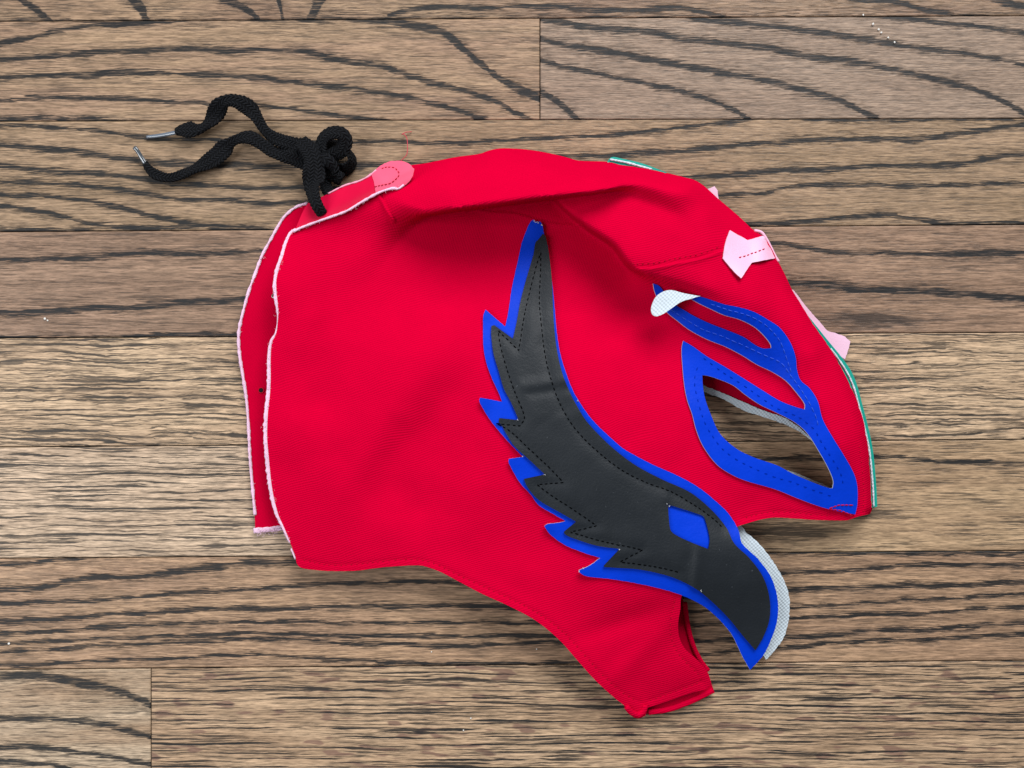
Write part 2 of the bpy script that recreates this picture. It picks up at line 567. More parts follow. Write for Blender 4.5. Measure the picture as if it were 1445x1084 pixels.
G_L = [([(-300, 800), (0, 795), (40, 793), (100, 789), (180, 780)], 6),
       ([(-300, 840), (0, 831), (60, 828), (100, 819), (150, 815), (230, 811), (290, 803), (340, 797), (400, 793), (440, 788), (520, 770)], 9),
       ([(-300, 860), (0, 853), (70, 851), (140, 847), (200, 841), (280, 836), (350, 832), (420, 827), (480, 824), (600, 821), (720, 825), (900, 820), (1115, 808), (1170, 807), (1230, 803), (1280, 799), (1340, 796), (1445, 795), (1700, 785)], 5.5),
       ([(-300, 882), (0, 877), (70, 875), (140, 869), (200, 865), (260, 862), (400, 858), (560, 855), (720, 856), (900, 845), (1115, 832), (1220, 828), (1300, 828), (1360, 826), (1445, 821), (1700, 812)], 6.5),
       ([(-300, 905), (0, 895), (80, 890), (140, 886), (200, 882), (330, 879), (420, 878), (600, 879), (750, 878), (900, 868), (1115, 856), (1180, 854), (1240, 850), (1300, 847), (1360, 845), (1445, 838), (1700, 825)], 5),
       ([(-300, 915), (0, 908), (80, 905), (140, 901), (250, 897), (340, 894), (480, 897), (600, 899), (760, 898), (950, 885), (1120, 872), (1200, 869), (1260, 867), (1340, 863), (1445, 857), (1700, 845)], 5),
       ([(-300, 930), (0, 920), (80, 916), (160, 910), (250, 906), (320, 903), (400, 902), (480, 907), (640, 911), (780, 906), (950, 905), (1110, 899), (1180, 896), (1240, 890), (1340, 887), (1445, 880), (1700, 872)], 5.5),
       ([(-300, 942), (30, 938), (100, 935), (180, 932), (250, 928), (340, 926), (480, 932), (640, 936), (800, 934), (960, 925), (1120, 912), (1200, 906), (1300, 902), (1445, 896), (1700, 890)], 5)]
H1_L = [([(-300, 950), (0, 953), (60, 955), (110, 963), (150, 970), (190, 983), (213, 995), (260, 1020)], 11),
        ([(-300, 1010), (0, 1013), (60, 1014), (120, 1019), (170, 1030), (213, 1040), (260, 1060)], 7.5),
        ([(-300, 1050), (0, 1054), (60, 1056), (120, 1063), (180, 1072), (240, 1085)], 7),
        ([(-300, 1068), (0, 1074), (60, 1080), (100, 1086), (200, 1110)], 7)]

TAN_W = (0.271, 0.180, 0.112); TAN_W2 = (0.218, 0.144, 0.086)      # straw oak
TAN_R = (0.248, 0.157, 0.104); TAN_R2 = (0.199, 0.124, 0.082)     # redder oak
ROWS = [
    # row: list of (x0, x1, material args)
    (0, [(-330, 1790, dict(lines=A_L, pores=0.55, seed=1, tan=TAN_W, tan2=TAN_R2))]),
    (1, [(-330, 762, dict(lines=B1_L, pores=0.55, seed=2, tan=TAN_W, tan2=TAN_R)), (762, 1790, dict(lines=B2_L, pores=0.35, seed=3, tan=(0.250, 0.176, 0.127), tan2=(0.217, 0.149, 0.106)))]),
    (2, [(-330, 1790, dict(lines=C_L, pores=0.5, seed=4, tan=TAN_W, tan2=TAN_W2))]),
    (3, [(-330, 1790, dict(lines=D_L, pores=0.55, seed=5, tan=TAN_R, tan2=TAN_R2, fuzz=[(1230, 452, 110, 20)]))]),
    (4, [(-330, 1790, dict(ticks=0.92, period=12.5, pores=0.6, seed=6, tan=(0.450, 0.317, 0.202), tan2=(0.350, 0.238, 0.150), wig=1.25))]),
    (5, [(-330, 690, dict(ticks=0.95, period=12.0, pores=0.45, seed=7, tan=(0.468, 0.341, 0.235), tan2=(0.384, 0.273, 0.185), wig=0.8)),
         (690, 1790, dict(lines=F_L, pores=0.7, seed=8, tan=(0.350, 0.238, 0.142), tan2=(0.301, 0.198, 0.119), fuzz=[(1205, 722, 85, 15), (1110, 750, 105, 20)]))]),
    (6, [(-330, 1790, dict(lines=G_L, ticks=0.25, pores=0.5, seed=9, tan=(0.342, 0.216, 0.131), tan2=(0.275, 0.170, 0.106)))]),
    (7, [(-330, 213, dict(lines=H1_L, pores=0.7, seed=10, tan=(0.392, 0.293, 0.200), tan2=TAN_W)),
         (213, 1790, dict(ticks=1.0, period=10.5, pores=0.3, seed=11, tan=(0.401, 0.273, 0.171), tan2=(0.317, 0.207, 0.127), flecks=0.8, wig=0.55))]),
    (8, [(-330, 1790, dict(ticks=0.8, period=12.0, pores=0.5, seed=12, tan=TAN_W, tan2=TAN_W2))]),
]

def build_floor():
    m, b, t = new_mat('subfloor_dark', (0.012, 0.010, 0.008), 0.9, 0.2)
    c = P([(-360, -150), (1820, -150), (1820, 1290), (-360, 1290)], -0.003)
    z0, z1 = -0.003, -0.012
    vv = [(p[0], p[1], z) for z in (z0, z1) for p in c]
    ff = [(3, 2, 1, 0), (4, 5, 6, 7), (0, 1, 5, 4), (1, 2, 6, 5), (2, 3, 7, 6), (3, 0, 4, 7)]
    fl = mesh('floor', vv, ff, [m], None, False)
    tag(fl, kind='structure')
    gap = 0.00026
    for r, segs in ROWS:
        (l0, r0), (l1, r1) = SEAMS[r], SEAMS[r + 1]
        for x0, x1, args in segs:
            def seam(x, s):
                return s[0] + (s[1] - s[0]) * x / W0
            q = P([(x0, seam(x0, (l0, r0))), (x1, seam(x1, (l0, r0))), (x1, seam(x1, (l1, r1))), (x0, seam(x0, (l1, r1)))], 0.0)
            if (x0, x1) != (-330, 1790):
                # butt joints run square to the plank
                pass
            y0 = -q[:, 1].max() / S
            y1 = -q[:, 1].min() / S
            mat = wood('oak_plank_%d_%d' % (r, x0 + 400), y0, y1, **args)
            ctr = q.mean(0)
            ring = []
            dz = -0.00012 * ((r * 7 + int(x0)) % 5) / 4
            for inset, z in ((gap, -0.003), (gap, -0.00022 + dz), (gap + 0.00042, dz)):
                for k, p in enumerate(q):
                    sx = 1 if k in (0, 3) else -1
                    sy = -1 if k in (0, 1) else 1
                    ring.append((p[0] + sx * inset, p[1] + sy * inset, z))
            faces = [(11, 10, 9, 8)]
            for a in (0, 4):
                for k in range(4):
                    k2 = (k + 1) % 4
                    faces.append((a + k2, a + k, a + 4 + k, a + 4 + k2)[::-1])
            mesh('plank', ring, faces, [mat], None, False, fl)
build_floor()

# ------------------------------------------------------------------ materials of the mask
def fabric(name, color, rib=2.3, ang=0.3, depth=0.00012, rough=0.85, sheen=0.25, var=0.12, spec=0.2, cross=0.22):
    m, b, t = new_mat(name, color, rough, spec)
    X, Y = frame_xy(t)
    ca, sa = math.cos(ang), math.sin(ang)
    q = t.m('ADD', t.m('MULTIPLY', X, sa), t.m('MULTIPLY', Y, ca))
    p = t.m('ADD', t.m('MULTIPLY', X, ca), t.m('MULTIPLY', Y, -sa))
    wob = t.noise(t.vec(t.m('MULTIPLY', X, 0.012), t.m('MULTIPLY', Y, 0.012), 2.0), 2.0)
    q = t.m('ADD', q, t.m('MULTIPLY', wob, 16.0))
    w1 = t.m('SINE', t.m('MULTIPLY', q, 2 * math.pi / rib))
    w2 = t.m('SINE', t.m('MULTIPLY', p, 2 * math.pi / (rib * 1.15)))
    n1 = t.noise(t.vec(t.m('MULTIPLY', X, 0.35), t.m('MULTIPLY', Y, 0.35), 5.0), 3.0)
    h = t.m('ADD', t.m('ADD', t.m('MULTIPLY', w1, 0.5), t.m('MULTIPLY', w2, cross)), t.m('MULTIPLY', n1, 0.8))
    cl = t.noise(t.vec(t.m('MULTIPLY', X, 0.03), t.m('MULTIPLY', Y, 0.03), 8.0), 4.0)
    lum = t.m('MULTIPLY_ADD', t.m('SUBTRACT', cl, 0.5), var, 1.0)
    lum = t.m('ADD', lum, t.m('MULTIPLY', w1, 0.022))
    lum = t.m('ADD', lum, t.m('MULTIPLY', t.m('SUBTRACT', n1, 0.5), 0.15))
    col = t.mix(1.0, (*color, 1), t.vec(lum, lum, lum), 'MULTIPLY')
    t.l.new(col, b.inputs['Base Color'])
    t.l.new(t.bump(h, depth, 0.6), b.inputs['Normal'])
    b.inputs['Sheen Weight'].default_value = sheen
    b.inputs['Sheen Roughness'].default_value = 0.5
    b.inputs['Sheen Tint'].default_value = (min(1, color[0] * 1.3), color[1], color[2] * 1.2, 1)
    return m

def vinyl(name, color, rough=0.35, spec=0.5, grain=0.00008, gs=0.35, coat=0.0, var=0.08, wear=0.0):
    m, b, t = new_mat(name, color, rough, spec)
    X, Y = frame_xy(t)
    g = t.noise(t.vec(t.m('MULTIPLY', X, gs), t.m('MULTIPLY', Y, gs), 1.0), 3.0, 0.6)
    lo = t.noise(t.vec(t.m('MULTIPLY', X, 0.035), t.m('MULTIPLY', Y, 0.035), 4.0), 3.0)
    h = t.m('ADD', t.m('MULTIPLY', g, 1.0), t.m('MULTIPLY', lo, 1.5))
    t.l.new(t.bump(h, grain, 0.7), b.inputs['Normal'])
    lum = t.m('MULTIPLY_ADD', t.m('SUBTRACT', lo, 0.5), var * 2, 1.0)
    col = t.mix(1.0, (*color, 1), t.vec(lum, lum, lum), 'MULTIPLY')
    if wear > 0:
        sp = t.noise(t.vec(t.m('MULTIPLY', X, 0.22), t.m('MULTIPLY', Y, 0.22), 7.0), 2.0)
        col = t.mix(t.m('MULTIPLY', t.remap(sp, 0.70, 0.78), wear), col, (0.35, 0.38, 0.42, 1))
    t.l.new(col, b.inputs['Base Color'])
    t.l.new(t.m('MULTIPLY_ADD', lo, 0.25, rough - 0.12), b.inputs['Roughness'])
    b.inputs['Coat Weight'].default_value = coat
    b.inputs['Coat Roughness'].default_value = 0.25
    return m

RED = fabric('red_polyester', (0.50, 0.0002, 0.0245), sheen=0.0, spec=0.0, rib=3.0, depth=0.0002)
RED_IN = fabric('red_polyester_inside', (0.45, 0.0002, 0.022), rib=1.9, ang=1.2, sheen=0.0, spec=0.0)
PINK_KNIT = fabric('pale_pink_backing', (0.68, 0.45, 0.58), rib=1.7, ang=0.8, depth=0.0001, sheen=0.0, var=0.5)
WHITE_KNIT = fabric('white_twill_backing', (0.52, 0.59, 0.64), rib=3.4, ang=0.75, depth=0.0002, sheen=0.0, var=0.35, cross=0.4)
BLUE = vinyl('blue_vinyl', (0.0002, 0.033, 0.48), 0.48, 0.07, 0.0002, gs=0.22, var=0.12)
BLACK = vinyl('black_leatherette', (0.0085, 0.0112, 0.0145), 0.54, 0.24, 0.00026, gs=0.32, wear=0.10)
TEAL = vinyl('teal_vinyl', (0.0, 0.28, 0.215), 0.3, 0.5)
PINK = vinyl('pink_vinyl', (0.80, 0.43, 0.60), 0.45, 0.3, 0.00003, var=0.03)
PINK_BACK = vinyl('pink_felt', (0.70, 0.47, 0.60), 0.8, 0.1, 0.0001)
ROSE = vinyl('rose_vinyl', (0.70, 0.085, 0.16), 0.45, 0.2, 0.00005)
REDV = vinyl('red_vinyl', (0.52, 0.002, 0.035), 0.42, 0.10, 0.00005)
THREAD_K, _b, _t = new_mat('black_thread', (0.0015, 0.0015, 0.002), 0.9, 0.0)
THREAD_B, _b, _t = new_mat('blue_thread', (0.0005, 0.022, 0.34), 0.6, 0.0)
THREAD_R, _b, _t = new_mat('red_thread', (0.40, 0.001, 0.018), 0.7, 0.1)
THREAD_P, _b, _t = new_mat('pink_thread', (0.72, 0.30, 0.42), 0.7, 0.3)

# ------------------------------------------------------------------ the mask's form (heights in mm over the floor)
FACE = [(960, 690, 17), (1040, 738, 13), (1100, 727, 12), (1200, 730, 11), (1228, 700, 11), (1000, 645, 15.5), (975, 570, 15),
        (1060, 682, 14), (1150, 703, 13), (1060, 560, 12.5), (1130, 605, 14.5), (1185, 690, 13.5),
        (1100, 500, 16.5), (1150, 570, 17.5), (1195, 625, 16.5), (1130, 430, 13), (1170, 500, 12), (1205, 560, 12), (1222, 620, 12),
        (1110, 445, 18), (1150, 500, 17), (1060, 425, 23), (1055, 470, 18), (1050, 505, 13), (1092, 540, 13)]
CHEEK = FACE + [(440, 318, 10), (400, 370, 11), (390, 450, 12), (382, 560, 11), (380, 650, 10), (400, 745, 7.5), (420, 800, 6),
         (432, 450, 14), (470, 450, 12.2), (425, 600, 13.5), (455, 570, 11.8), (470, 650, 12.8), (430, 700, 10.5), (450, 760, 8.5),
         (520, 345, 10), (600, 330, 8.5), (700, 308, 5), (760, 312, 5), (820, 340, 5.5), (870, 385, 6.5), (905, 420, 8.5), (935, 450, 10.5),
         (550, 420, 10), (650, 420, 9.5), (560, 505, 16), (640, 490, 16.5), (700, 440, 11.5), (820, 450, 10.5), (870, 500, 14.5),
         (610, 600, 14.6), (560, 640, 14.2), (540, 590, 16), (650, 560, 16.2), (640, 640, 14.8), (500, 640, 13.6),
         (720, 600, 18), (800, 590, 18.5), (880, 590, 18), (780, 690, 18), (860, 680, 19), (590, 720, 11.6), (560, 740, 12.4), (620, 740, 13.2), (660, 700, 15.5), (500, 720, 11.5),
         (500, 803, 8.5), (590, 797, 12), (680, 836, 14), (750, 872, 14.5), (800, 914, 14), (850, 968, 11), (892, 1005, 6.5),
         (700, 770, 14), (780, 800, 15.5), (860, 845, 14.5), (840, 880, 12.8), (890, 870, 12.4), (930, 850, 15), (955, 850, 16), (935, 920, 10), (905, 940, 9.2), (960, 955, 8.0), (997, 965, 6), (965, 905, 10.5), (912, 990, 6),
         (960, 500, 12), (990, 480, 13),
         (1000, 770, 18), (1050, 830, 15), (1090, 850, 11.5), (1070, 900, 9.5), (1058, 944, 7), (1020, 870, 12), (1040, 755, 15)]
LOBE = FACE + [(800, 285, 17), (830, 290, 21), (845, 314, 24), (872, 341, 25.5), (893, 370, 26), (915, 388, 25.5), (945, 400, 24), (900, 300, 23), (950, 300, 24), (1000, 300, 21), (1010, 285, 14), (960, 272, 22),
        (1000, 370, 25), (1050, 380, 21), (1085, 350, 13), (1105, 395, 13), (1040, 310, 13), (1000, 405, 26), (950, 345, 25), (980, 440, 20), (940, 430, 16), (1010, 335, 23.2),
        (990, 480, 13), (960, 500, 12), (880, 270, 21)]
RIDGE = [(470, 300, 12), (500, 292, 13), (520, 278, 14), (560, 250, 14), (600, 232, 12), (650, 222, 12), (715, 211, 11), (770, 216, 11), (850, 229, 11), (900, 237, 12), (960, 250, 14), (1000, 268, 14),
         (560, 278, 19), (620, 263, 22.5), (700, 248, 24), (780, 246, 24.5), (850, 248, 23.5), (920, 250, 23.5), (970, 258, 23),
         (520, 325, 13.5), (545, 310, 19.5), (600, 297, 23.5), (650, 289, 28), (700, 284, 31), (760, 276, 31), (830, 267, 29.5), (900, 259, 27), (960, 259, 24.5), (1000, 300, 21), (480, 340, 11)]
fK, fF, fR = RBF(CHEEK, 0.002), RBF(LOBE, 0.002), RBF(RIDGE, 0.002)
C_RIDGE = catmull([(250, 450), (470, 356), (520, 331), (545, 317), (600, 304), (650, 296), (700, 290), (760, 282), (830, 273.5), (900, 264), (960, 262), (1010, 268), (1250, 320)], 4, False)
C_LOBE = catmull([(560, 90), (740, 246), (775, 275), (800, 299), (830, 323), (865, 347), (884, 372), (902, 388), (922, 400), (950, 420), (985, 450), (1150, 640)], 4, False)
SEAM_BROW = catmull([(889, 377), (922, 376), (953, 369.6), (984.6, 364), (1005, 357), (1026, 349)], 3, False)
SEAM_BACK = catmull([(536, 270), (541, 281), (548, 295), (560, 314)], 3, False)
SEAM_POCKET = catmull([(640, 290), (662, 291.7), (693.5, 297), (724.6, 299), (745, 304), (770, 311.5), (797, 314.6), (825, 314.6)], 3, False)
HEM_NECK = catmull([(426, 790), (465, 797), (503, 796), (538, 792), (580, 789), (610, 794), (646, 811), (683, 828), (722, 846), (760, 866), (796, 893), (822, 921), (850, 952), (880, 978), (905, 992)], 3, False)
HEM_MOUTH = catmull([(953, 845), (949, 862), (946, 882), (948, 902), (957, 922), (972, 938), (985, 951), (991, 966)], 3, False)
HEM_CHIN = catmull([(915, 989), (945, 978), (975, 967), (992, 961)], 3, False)
HEM_NOSE = catmull([(1050, 731), (1076, 724), (1095, 722), (1120, 723), (1150, 726), (1178, 728)], 3, False)
HEM_FRONT = catmull([(1218, 725), (1219, 700), (1217, 665), (1212, 625)], 3, False)

OUT_TOP = [(391.6, 425), (388.5, 399), (392.7, 380.6), (398, 362), (403, 345), (411.4, 329), (424, 322.5), (444.6, 314), (465.3, 307), (490, 297.6), (511, 285), (536, 271), (548, 252), (560, 240), (579, 233.5), (600, 230.5),
           (641.5, 222), (677, 217), (689, 212.8), (704, 209.7), (724.6, 209.7), (749.5, 211.8), (778.5, 217), (799, 222), (816, 226.5), (857, 228.3), (877, 232), (901.5, 235.7), (939, 243.6), (968, 250.8), (980, 254), (993, 262), (1013.6, 280.5), (1040.6, 303.5), (1063.5, 325), (1080, 337), (1097, 367), (1107, 386), (1117.8, 409),
           (1132, 432), (1147, 456.8), (1167.6, 486), (1184, 513), (1200.8, 546), (1213, 575), (1222.6, 612), (1227.8, 653.8), (1231, 705), (1231, 718), (1227.8, 725.4), (1209, 729.5), (1196.7, 734), (1180, 734.5),
           (1147, 733.7), (1118, 731.7), (1093, 730.6), (1076, 732.7), (1060, 737), (1041, 743), (1025, 752), (1000, 790), (975, 825), (962, 841), (960, 860), (957, 880), (958.7, 899.5), (967, 916), (982, 929.4), (997, 946), (1003.5, 962), (998, 971),
           (978.6, 977), (945, 988.5), (913, 999), (911, 1010), (901, 1014), (892, 1011), (882, 997),
           (866, 984), (839, 959), (812.5, 929.4), (789, 903), (756, 876), (719.5, 856), (680, 838), (646, 820), (620, 806.5), (600, 799.5), (590, 798), (569, 798.7), (538, 801), (502.7, 805.5), (465, 806), (444.6, 804.5), (424, 801), (418.6, 795),
           (417, 785), (411, 770), (400, 743), (392, 724), (384, 689), (379, 641.5), (377, 618), (378, 583), (381, 556), (382, 535), (382, 504), (384, 483), (389.5, 470.6), (391.6, 462), (392.7, 441)]
FOLD_EDGE = np.array([p for p in OUT_TOP[13:50]], float)
EYE = [(991, 529.5), (992, 546), (995, 562.6), (1003, 585), (1016, 612), (1039, 633), (1063.8, 645.5), (1097, 657), (1117.8, 668), (1147, 680.8), (1170, 689), (1175, 689), (1176, 678.7), (1167.6, 658), (1151, 629), (1142.7, 616), (1132, 604), (1117.8, 593.6), (1093, 581), (1072, 570.8), (1053, 558), (1034.7, 544), (1009.8, 533.6), (997, 530)]

def seam_fx(pts, line, rise, groove):
    d, s, t = pdist(pts, line)
    f = smooth01(t / 0.08) * smooth01((1 - t) / 0.08)
    return f * (rise * np.exp(-((s * d - 3.0) / 2.4) ** 2) - groove * np.exp(-(d / 1.5) ** 2))

def wrinkle(pts):
    out = np.zeros(len(pts))
    for i, (x, y) in enumerate(pts):
        out[i] = mnoise.noise((x / 85.0, y / 85.0, 1.3)) * 0.55 + mnoise.noise((x / 38.0, y / 38.0, 7.3)) * 0.26 + mnoise.noise((x / 17.0, y / 17.0, 4.3)) * 0.06
    return out

DIAG = [((500, 735), (690, 470), 30, -1.3), ((440, 760), (600, 520), 26, 0.9), ((590, 740), (620, 560), 24, -1.0), ((800, 905), (960, 850), 16, -1.6), ((850, 975), (948, 880), 14, 1.1),
        ((700, 800), (880, 850), 26, 0.8), ((470, 350), (450, 640), 16, -0.7), ((415, 380), (408, 640), 14, 0.8), ((900, 460), (960, 640), 24, -0.8), ((850, 520), (900, 620), 26, 0.7),
        ((905, 275), (1000, 340), 14, -1.0), ((1000, 320), (1080, 420), 20, 0.9), ((1120, 450), (1200, 620), 12, 0.8), ((560, 350), (760, 420), 22, -0.6), ((640, 780), (760, 850), 18, -0.7),
        ((620, 480), (680, 420), 18, 0.5), ((520, 560), (600, 640), 14, -0.4)]
HS = 1.3
def form(pts, detail=True):
    pts = np.asarray(pts, float)
    k, f, r = fK(pts), fF(pts), fR(pts)
    d, s, t = pdist(pts, C_LOBE)
    wd = 5.0 + 60.0 * smooth01((pts[:, 1] - 378) / 50)
    w = smooth01(0.5 - s * d / wd / 2)          # the lobe lies to the right / above of its lower edge
    base = k + w * (f - k)
    d, s, t = pdist(pts, C_RIDGE)
    wd = 3.5 + 60.0 * smooth01((610 - pts[:, 0]) / 100) + 45 * smooth01((pts[:, 0] - 860) / 120)
    w2 = smooth01(0.5 - s * d / wd / 2)
    rr = r - 1.2 * np.exp(-np.maximum(-s * d, 0) / 4.0) * smooth01((pts[:, 0] - 520) / 60) * smooth01((960 - pts[:, 0]) / 60)
    h = base + w2 * (rr - base)
    if detail:
        for a, b, wd, am in DIAG:
            dd, ss, tt = pdist(pts, [a, b])
            h = h + 0.75 * am * np.exp(-(dd / wd) ** 2) * (0.35 + 0.65 * np.sin(np.pi * np.clip(tt, 0, 1)))
        h = h + wrinkle(pts)
    return np.maximum(h * HS, 3.5)

def panel_z(pts):
    h = form(pts)
    d, _, t = pdist(pts, FOLD_EDGE)
    rad = np.clip(h * 1.5, 10, 26) * (1 - 0.5 * smooth01((pts[:, 0] - 1040) / 60))
    q = np.clip(d / rad, 0, 1)
    rd = np.sqrt(np.maximum(0, 1 - (1 - q) ** 2))
    h = 1.6 + (h - 1.6) * rd
    h = h + seam_fx(pts, SEAM_BROW, 0.8, 0.55) + seam_fx(pts, SEAM_BACK, 1.5, 0.6) + seam_fx(pts, SEAM_POCKET, 0.7, 0.5)
    for l in (HEM_NECK, HEM_MOUTH, HEM_CHIN, HEM_NOSE, HEM_FRONT):
        dd, _, tt = pdist(pts, l)
        h = h - 0.35 * np.exp(-(dd / 2.0) ** 2)
    return h

def offsets(line, offs):
    t = np.gradient(line, axis=0)
    t /= np.linalg.norm(t, axis=1)[:, None] + 1e-9
    n = np.stack([-t[:, 1], t[:, 0]], 1)
    return np.concatenate([line + n * o for o in offs])

def thin(pts, r=1.6):
    seen, out = {}, []
    for p in pts:
        k = (int(p[0] / r), int(p[1] / r))
        if k not in seen:
            seen[k] = 1
            out.append(p)
    return np.array(out)

# ------------------------------------------------------------------ build the mask
mask = empty('wrestling_mask', tuple(P([(760, 560)], 0.0)[0]))
tag(mask, 'red cloth wrestling mask lying on its side with black wing and blue eye trim', 'mask')

# far side of the mask, flat on the floor
LOW_OUT = [(433, 286), (419.7, 291), (403, 303.8), (392.7, 318), (382, 337), (369.8, 360), (359.4, 387), (351, 410), (345, 431), (336.6, 462), (335.6, 479), (337.6, 504), (341.8, 528.7), (347, 566), (350, 607.6), (351, 631), (354, 672.7), (357, 708), (359.4, 730), (360, 750), (400, 747),
           (440, 782), (500, 788), (590, 780), (640, 800), (700, 832), (780, 880), (830, 935), (880, 985), (900, 1003), (915.5, 1007.5), (945, 1004), (978.6, 991), (1008.5, 977.6), (1003, 962), (996, 948), (984, 931), (976, 912), (970, 893), (966, 870), (963.7, 846), (950, 820), (990, 770),
           (1035, 725), (1090, 715), (1150, 718), (1205, 716), (1216, 690), (1212, 620), (1190, 560), (1160, 500), (1120, 440), (1080, 360), (1040, 322), (1000, 290), (960, 268), (900, 252), (800, 240), (720, 226), (640, 238), (580, 250), (540, 262), (500, 275), (465, 283)]
LOW_HOLE = [(984, 546), (996, 552), (1022, 561), (1047, 574), (1076, 584), (1105, 594), (1130, 606), (1148, 620), (1170, 648), (1186, 690), (1183, 702), (1150, 692), (1110, 676), (1040, 648), (1008, 624), (986, 580)]
def low_z(pts):
    out = np.full(len(pts), 2.0)
    x, y = pts[:, 0], pts[:, 1]
    flap = smooth01((430 - x) / 40) * smooth01((780 - y) / 40)
    out += flap * (1.2 + 1.6 * np.exp(-((y - 450) / 60) ** 2) * np.exp(-((x - 345) / 30) ** 2) - 0.9 * np.exp(-((x - 385) / 14) ** 2))
    out += 0.5 * np.sin(y / 55.0) * flap
    out += smooth01((y - 820) / 60) * 0.8
    out += 5.0 * np.exp(-((x - 1080) / 120) ** 2 - ((y - 590) / 60) ** 2)
    return np.maximum(out, 1.5)
lower = sheet('far_side_panel', LOW_OUT, low_z, 0.9, [RED_IN, RED_IN, RED_IN], mask, [LOW_HOLE], spacing=9, step=6)

extra = thin(np.concatenate([offsets(C_RIDGE[(C_RIDGE[:, 0] > 490) & (C_RIDGE[:, 0] < 1000)], (-10, -5, -2.5, 0, 2.5, 5, 8)), offsets(C_LOBE[(C_LOBE[:, 1] > 255) & (C_LOBE[:, 1] < 425)], (-8, -4, -2, 0, 2, 4, 8)), offsets(SEAM_BROW, (-4, -2, 0, 2, 4, 6, 8)), offsets(SEAM_BACK, (-4, -2, 0, 2, 4, 6, 8)), offsets(SEAM_POCKET, (-4, -2, 0, 2, 4, 6)),
                             *[offsets(l, (-4, -2, 0, 2, 4)) for l in (HEM_NECK, HEM_MOUTH, HEM_CHIN, HEM_NOSE, HEM_FRONT)],
                             offsets(catmull(FOLD_EDGE, 3, False), (3, 6, 9.5))]), 1.7)
eye_c = np.mean(EYE, 0)
EYE_RED = [tuple(eye_c + (np.array(p) - eye_c) * 1.07) for p in EYE]
near = sheet('near_side_panel', OUT_TOP, panel_z, 0.9, [RED, RED, RED_IN], mask, [EYE_RED], spacing=5.0, step=3.5, extra=extra)

for nm, ln, off in (('hem_stitching', HEM_NECK, 0.0), ('hem_stitching', HEM_MOUTH, 0.0), ('hem_stitching', HEM_CHIN, 0.0), ('hem_stitching', HEM_NOSE, 0.0), ('hem_stitching', HEM_FRONT, 0.0),
                    ('seam_stitching', SEAM_BROW + np.array([0, -5.0]), 0.0)):
    stitches(nm, ln[::4], panel_z, off + 0.1, THREAD_R, near, 2.6, 5.2, 0.55)

# --- placket with its rounded rose end
PLACKET = [(416, 325), (424, 321), (444.6, 313), (465, 306), (490, 296.6), (511, 284), (536, 270.5), (555, 265), (562, 266), (569, 261), (573, 260), (581.6, 248), (583, 238), (575, 231), (557, 228), (540, 233), (519, 249.8), (507, 255), (486, 262), (463, 273.7), (448, 280.5), (434, 287.5)]
def placket_z(pts):
    d, s, t = pdist(pts, [(416, 325), (465, 306), (536, 270.5), (583, 244)])
    h = panel_z(pts) if False else form(pts, False)
    base = np.interp(t, [0, 0.25, 0.5, 0.75, 1], [13.5, 15.5, 18.0, 22.0, 22.0])
    return base + 1.3 - 4.5 * smooth01(d / 34) + 0.9 * np.sin(np.clip(d / 30, 0, 1) * math.pi)
placket = sheet('lace_placket', PLACKET, placket_z, 0.9, [REDV, PINK_KNIT, PINK_KNIT], mask, spacing=5, step=3.5)
TIP = [(530, 273), (536, 271.5), (555, 266), (562, 267), (569, 262), (573, 261), (582.5, 248), (584, 238), (575.5, 230), (557, 227), (540, 232), (524, 245), (528, 258)]
ptip = sheet('rose_end_patch', TIP, lambda p: placket_z(p) + 0.45, 0.5, [ROSE, PINK_KNIT, PINK_KNIT], placket, spacing=4, step=3, rough=0.25)
stitches('patch_stitching', [(528, 264), (540, 261), (552, 258), (562, 249), (563, 244), (557, 237), (545, 236), (535, 239)], lambda p: placket_z(p) + 0.45, 0.1, THREAD_R, ptip, 4, 1.2, 0.6)
def pline(path, zf, off):
    q = catmull(path, 2.5, False)
    return P(q, (zf(q) + off) * 0.001)
def fray(n, w, a):
    return np.array([w * (1 + a * mnoise.noise((i * 0.45, w * 900, 3.1)) + random.uniform(-a, a) * 0.35) for i in range(n)])
def binding(name, path, zf, off, w, th, mat, parent, a=0.3, tw=0.0):
    q = pline(path, zf, off)
    return sweep(name, q, fray(len(q), w * S, a), th * 0.001, mat, parent, twist=tw, n=10)
binding('placket_edge', [(414, 327), (424, 322), (444.6, 314), (465, 307), (490, 297.6), (511, 285), (536, 271.6), (555, 265.8), (562, 266.5), (570, 261)], placket_z, 0.0, 3.4, 1.4, PINK_KNIT, placket, 0.4)
binding('placket_edge', [(463, 273.5), (486, 262), (507, 255.5), (519, 249.5), (531, 240)], placket_z, 0.3, 2.4, 0.8, THREAD_P, placket, 0.5)

# --- raw edges that show the pale backing
def edge_z(p):
    return panel_z(p) - 0.5
q = catmull([(420, 323.5), (411, 328), (403, 344), (398, 361), (391.5, 380), (388, 399), (389.3, 420), (391.8, 441), (391.2, 456), (388.7, 471), (382.5, 483), (380, 504), (380, 535), (379, 556), (376.5, 583), (375.5, 600), (375.5, 618), (377, 641.5), (382.5, 689), (390.6, 724.6), (399, 743), (409, 766)], 2.0, False)
wq = np.interp(q[:, 1], [323, 345, 420, 441, 452, 462, 475, 500, 600, 700, 766], [3.8, 5.2, 5.8, 3.0, 1.2, 1.4, 3.6, 5.8, 7.4, 7.0, 2.6])
wq = wq * np.array([1 + 0.28 * mnoise.noise((i * 0.4, 2.2, 3.1)) + random.uniform(-0.12, 0.12) for i in range(len(q))])
sweep('near_back_edge', P(q, (edge_z(q) + 0.1) * 0.001), wq * S, 1.3 * 0.001, PINK_KNIT, near, twist=0.3, n=10, jitter=0.06)
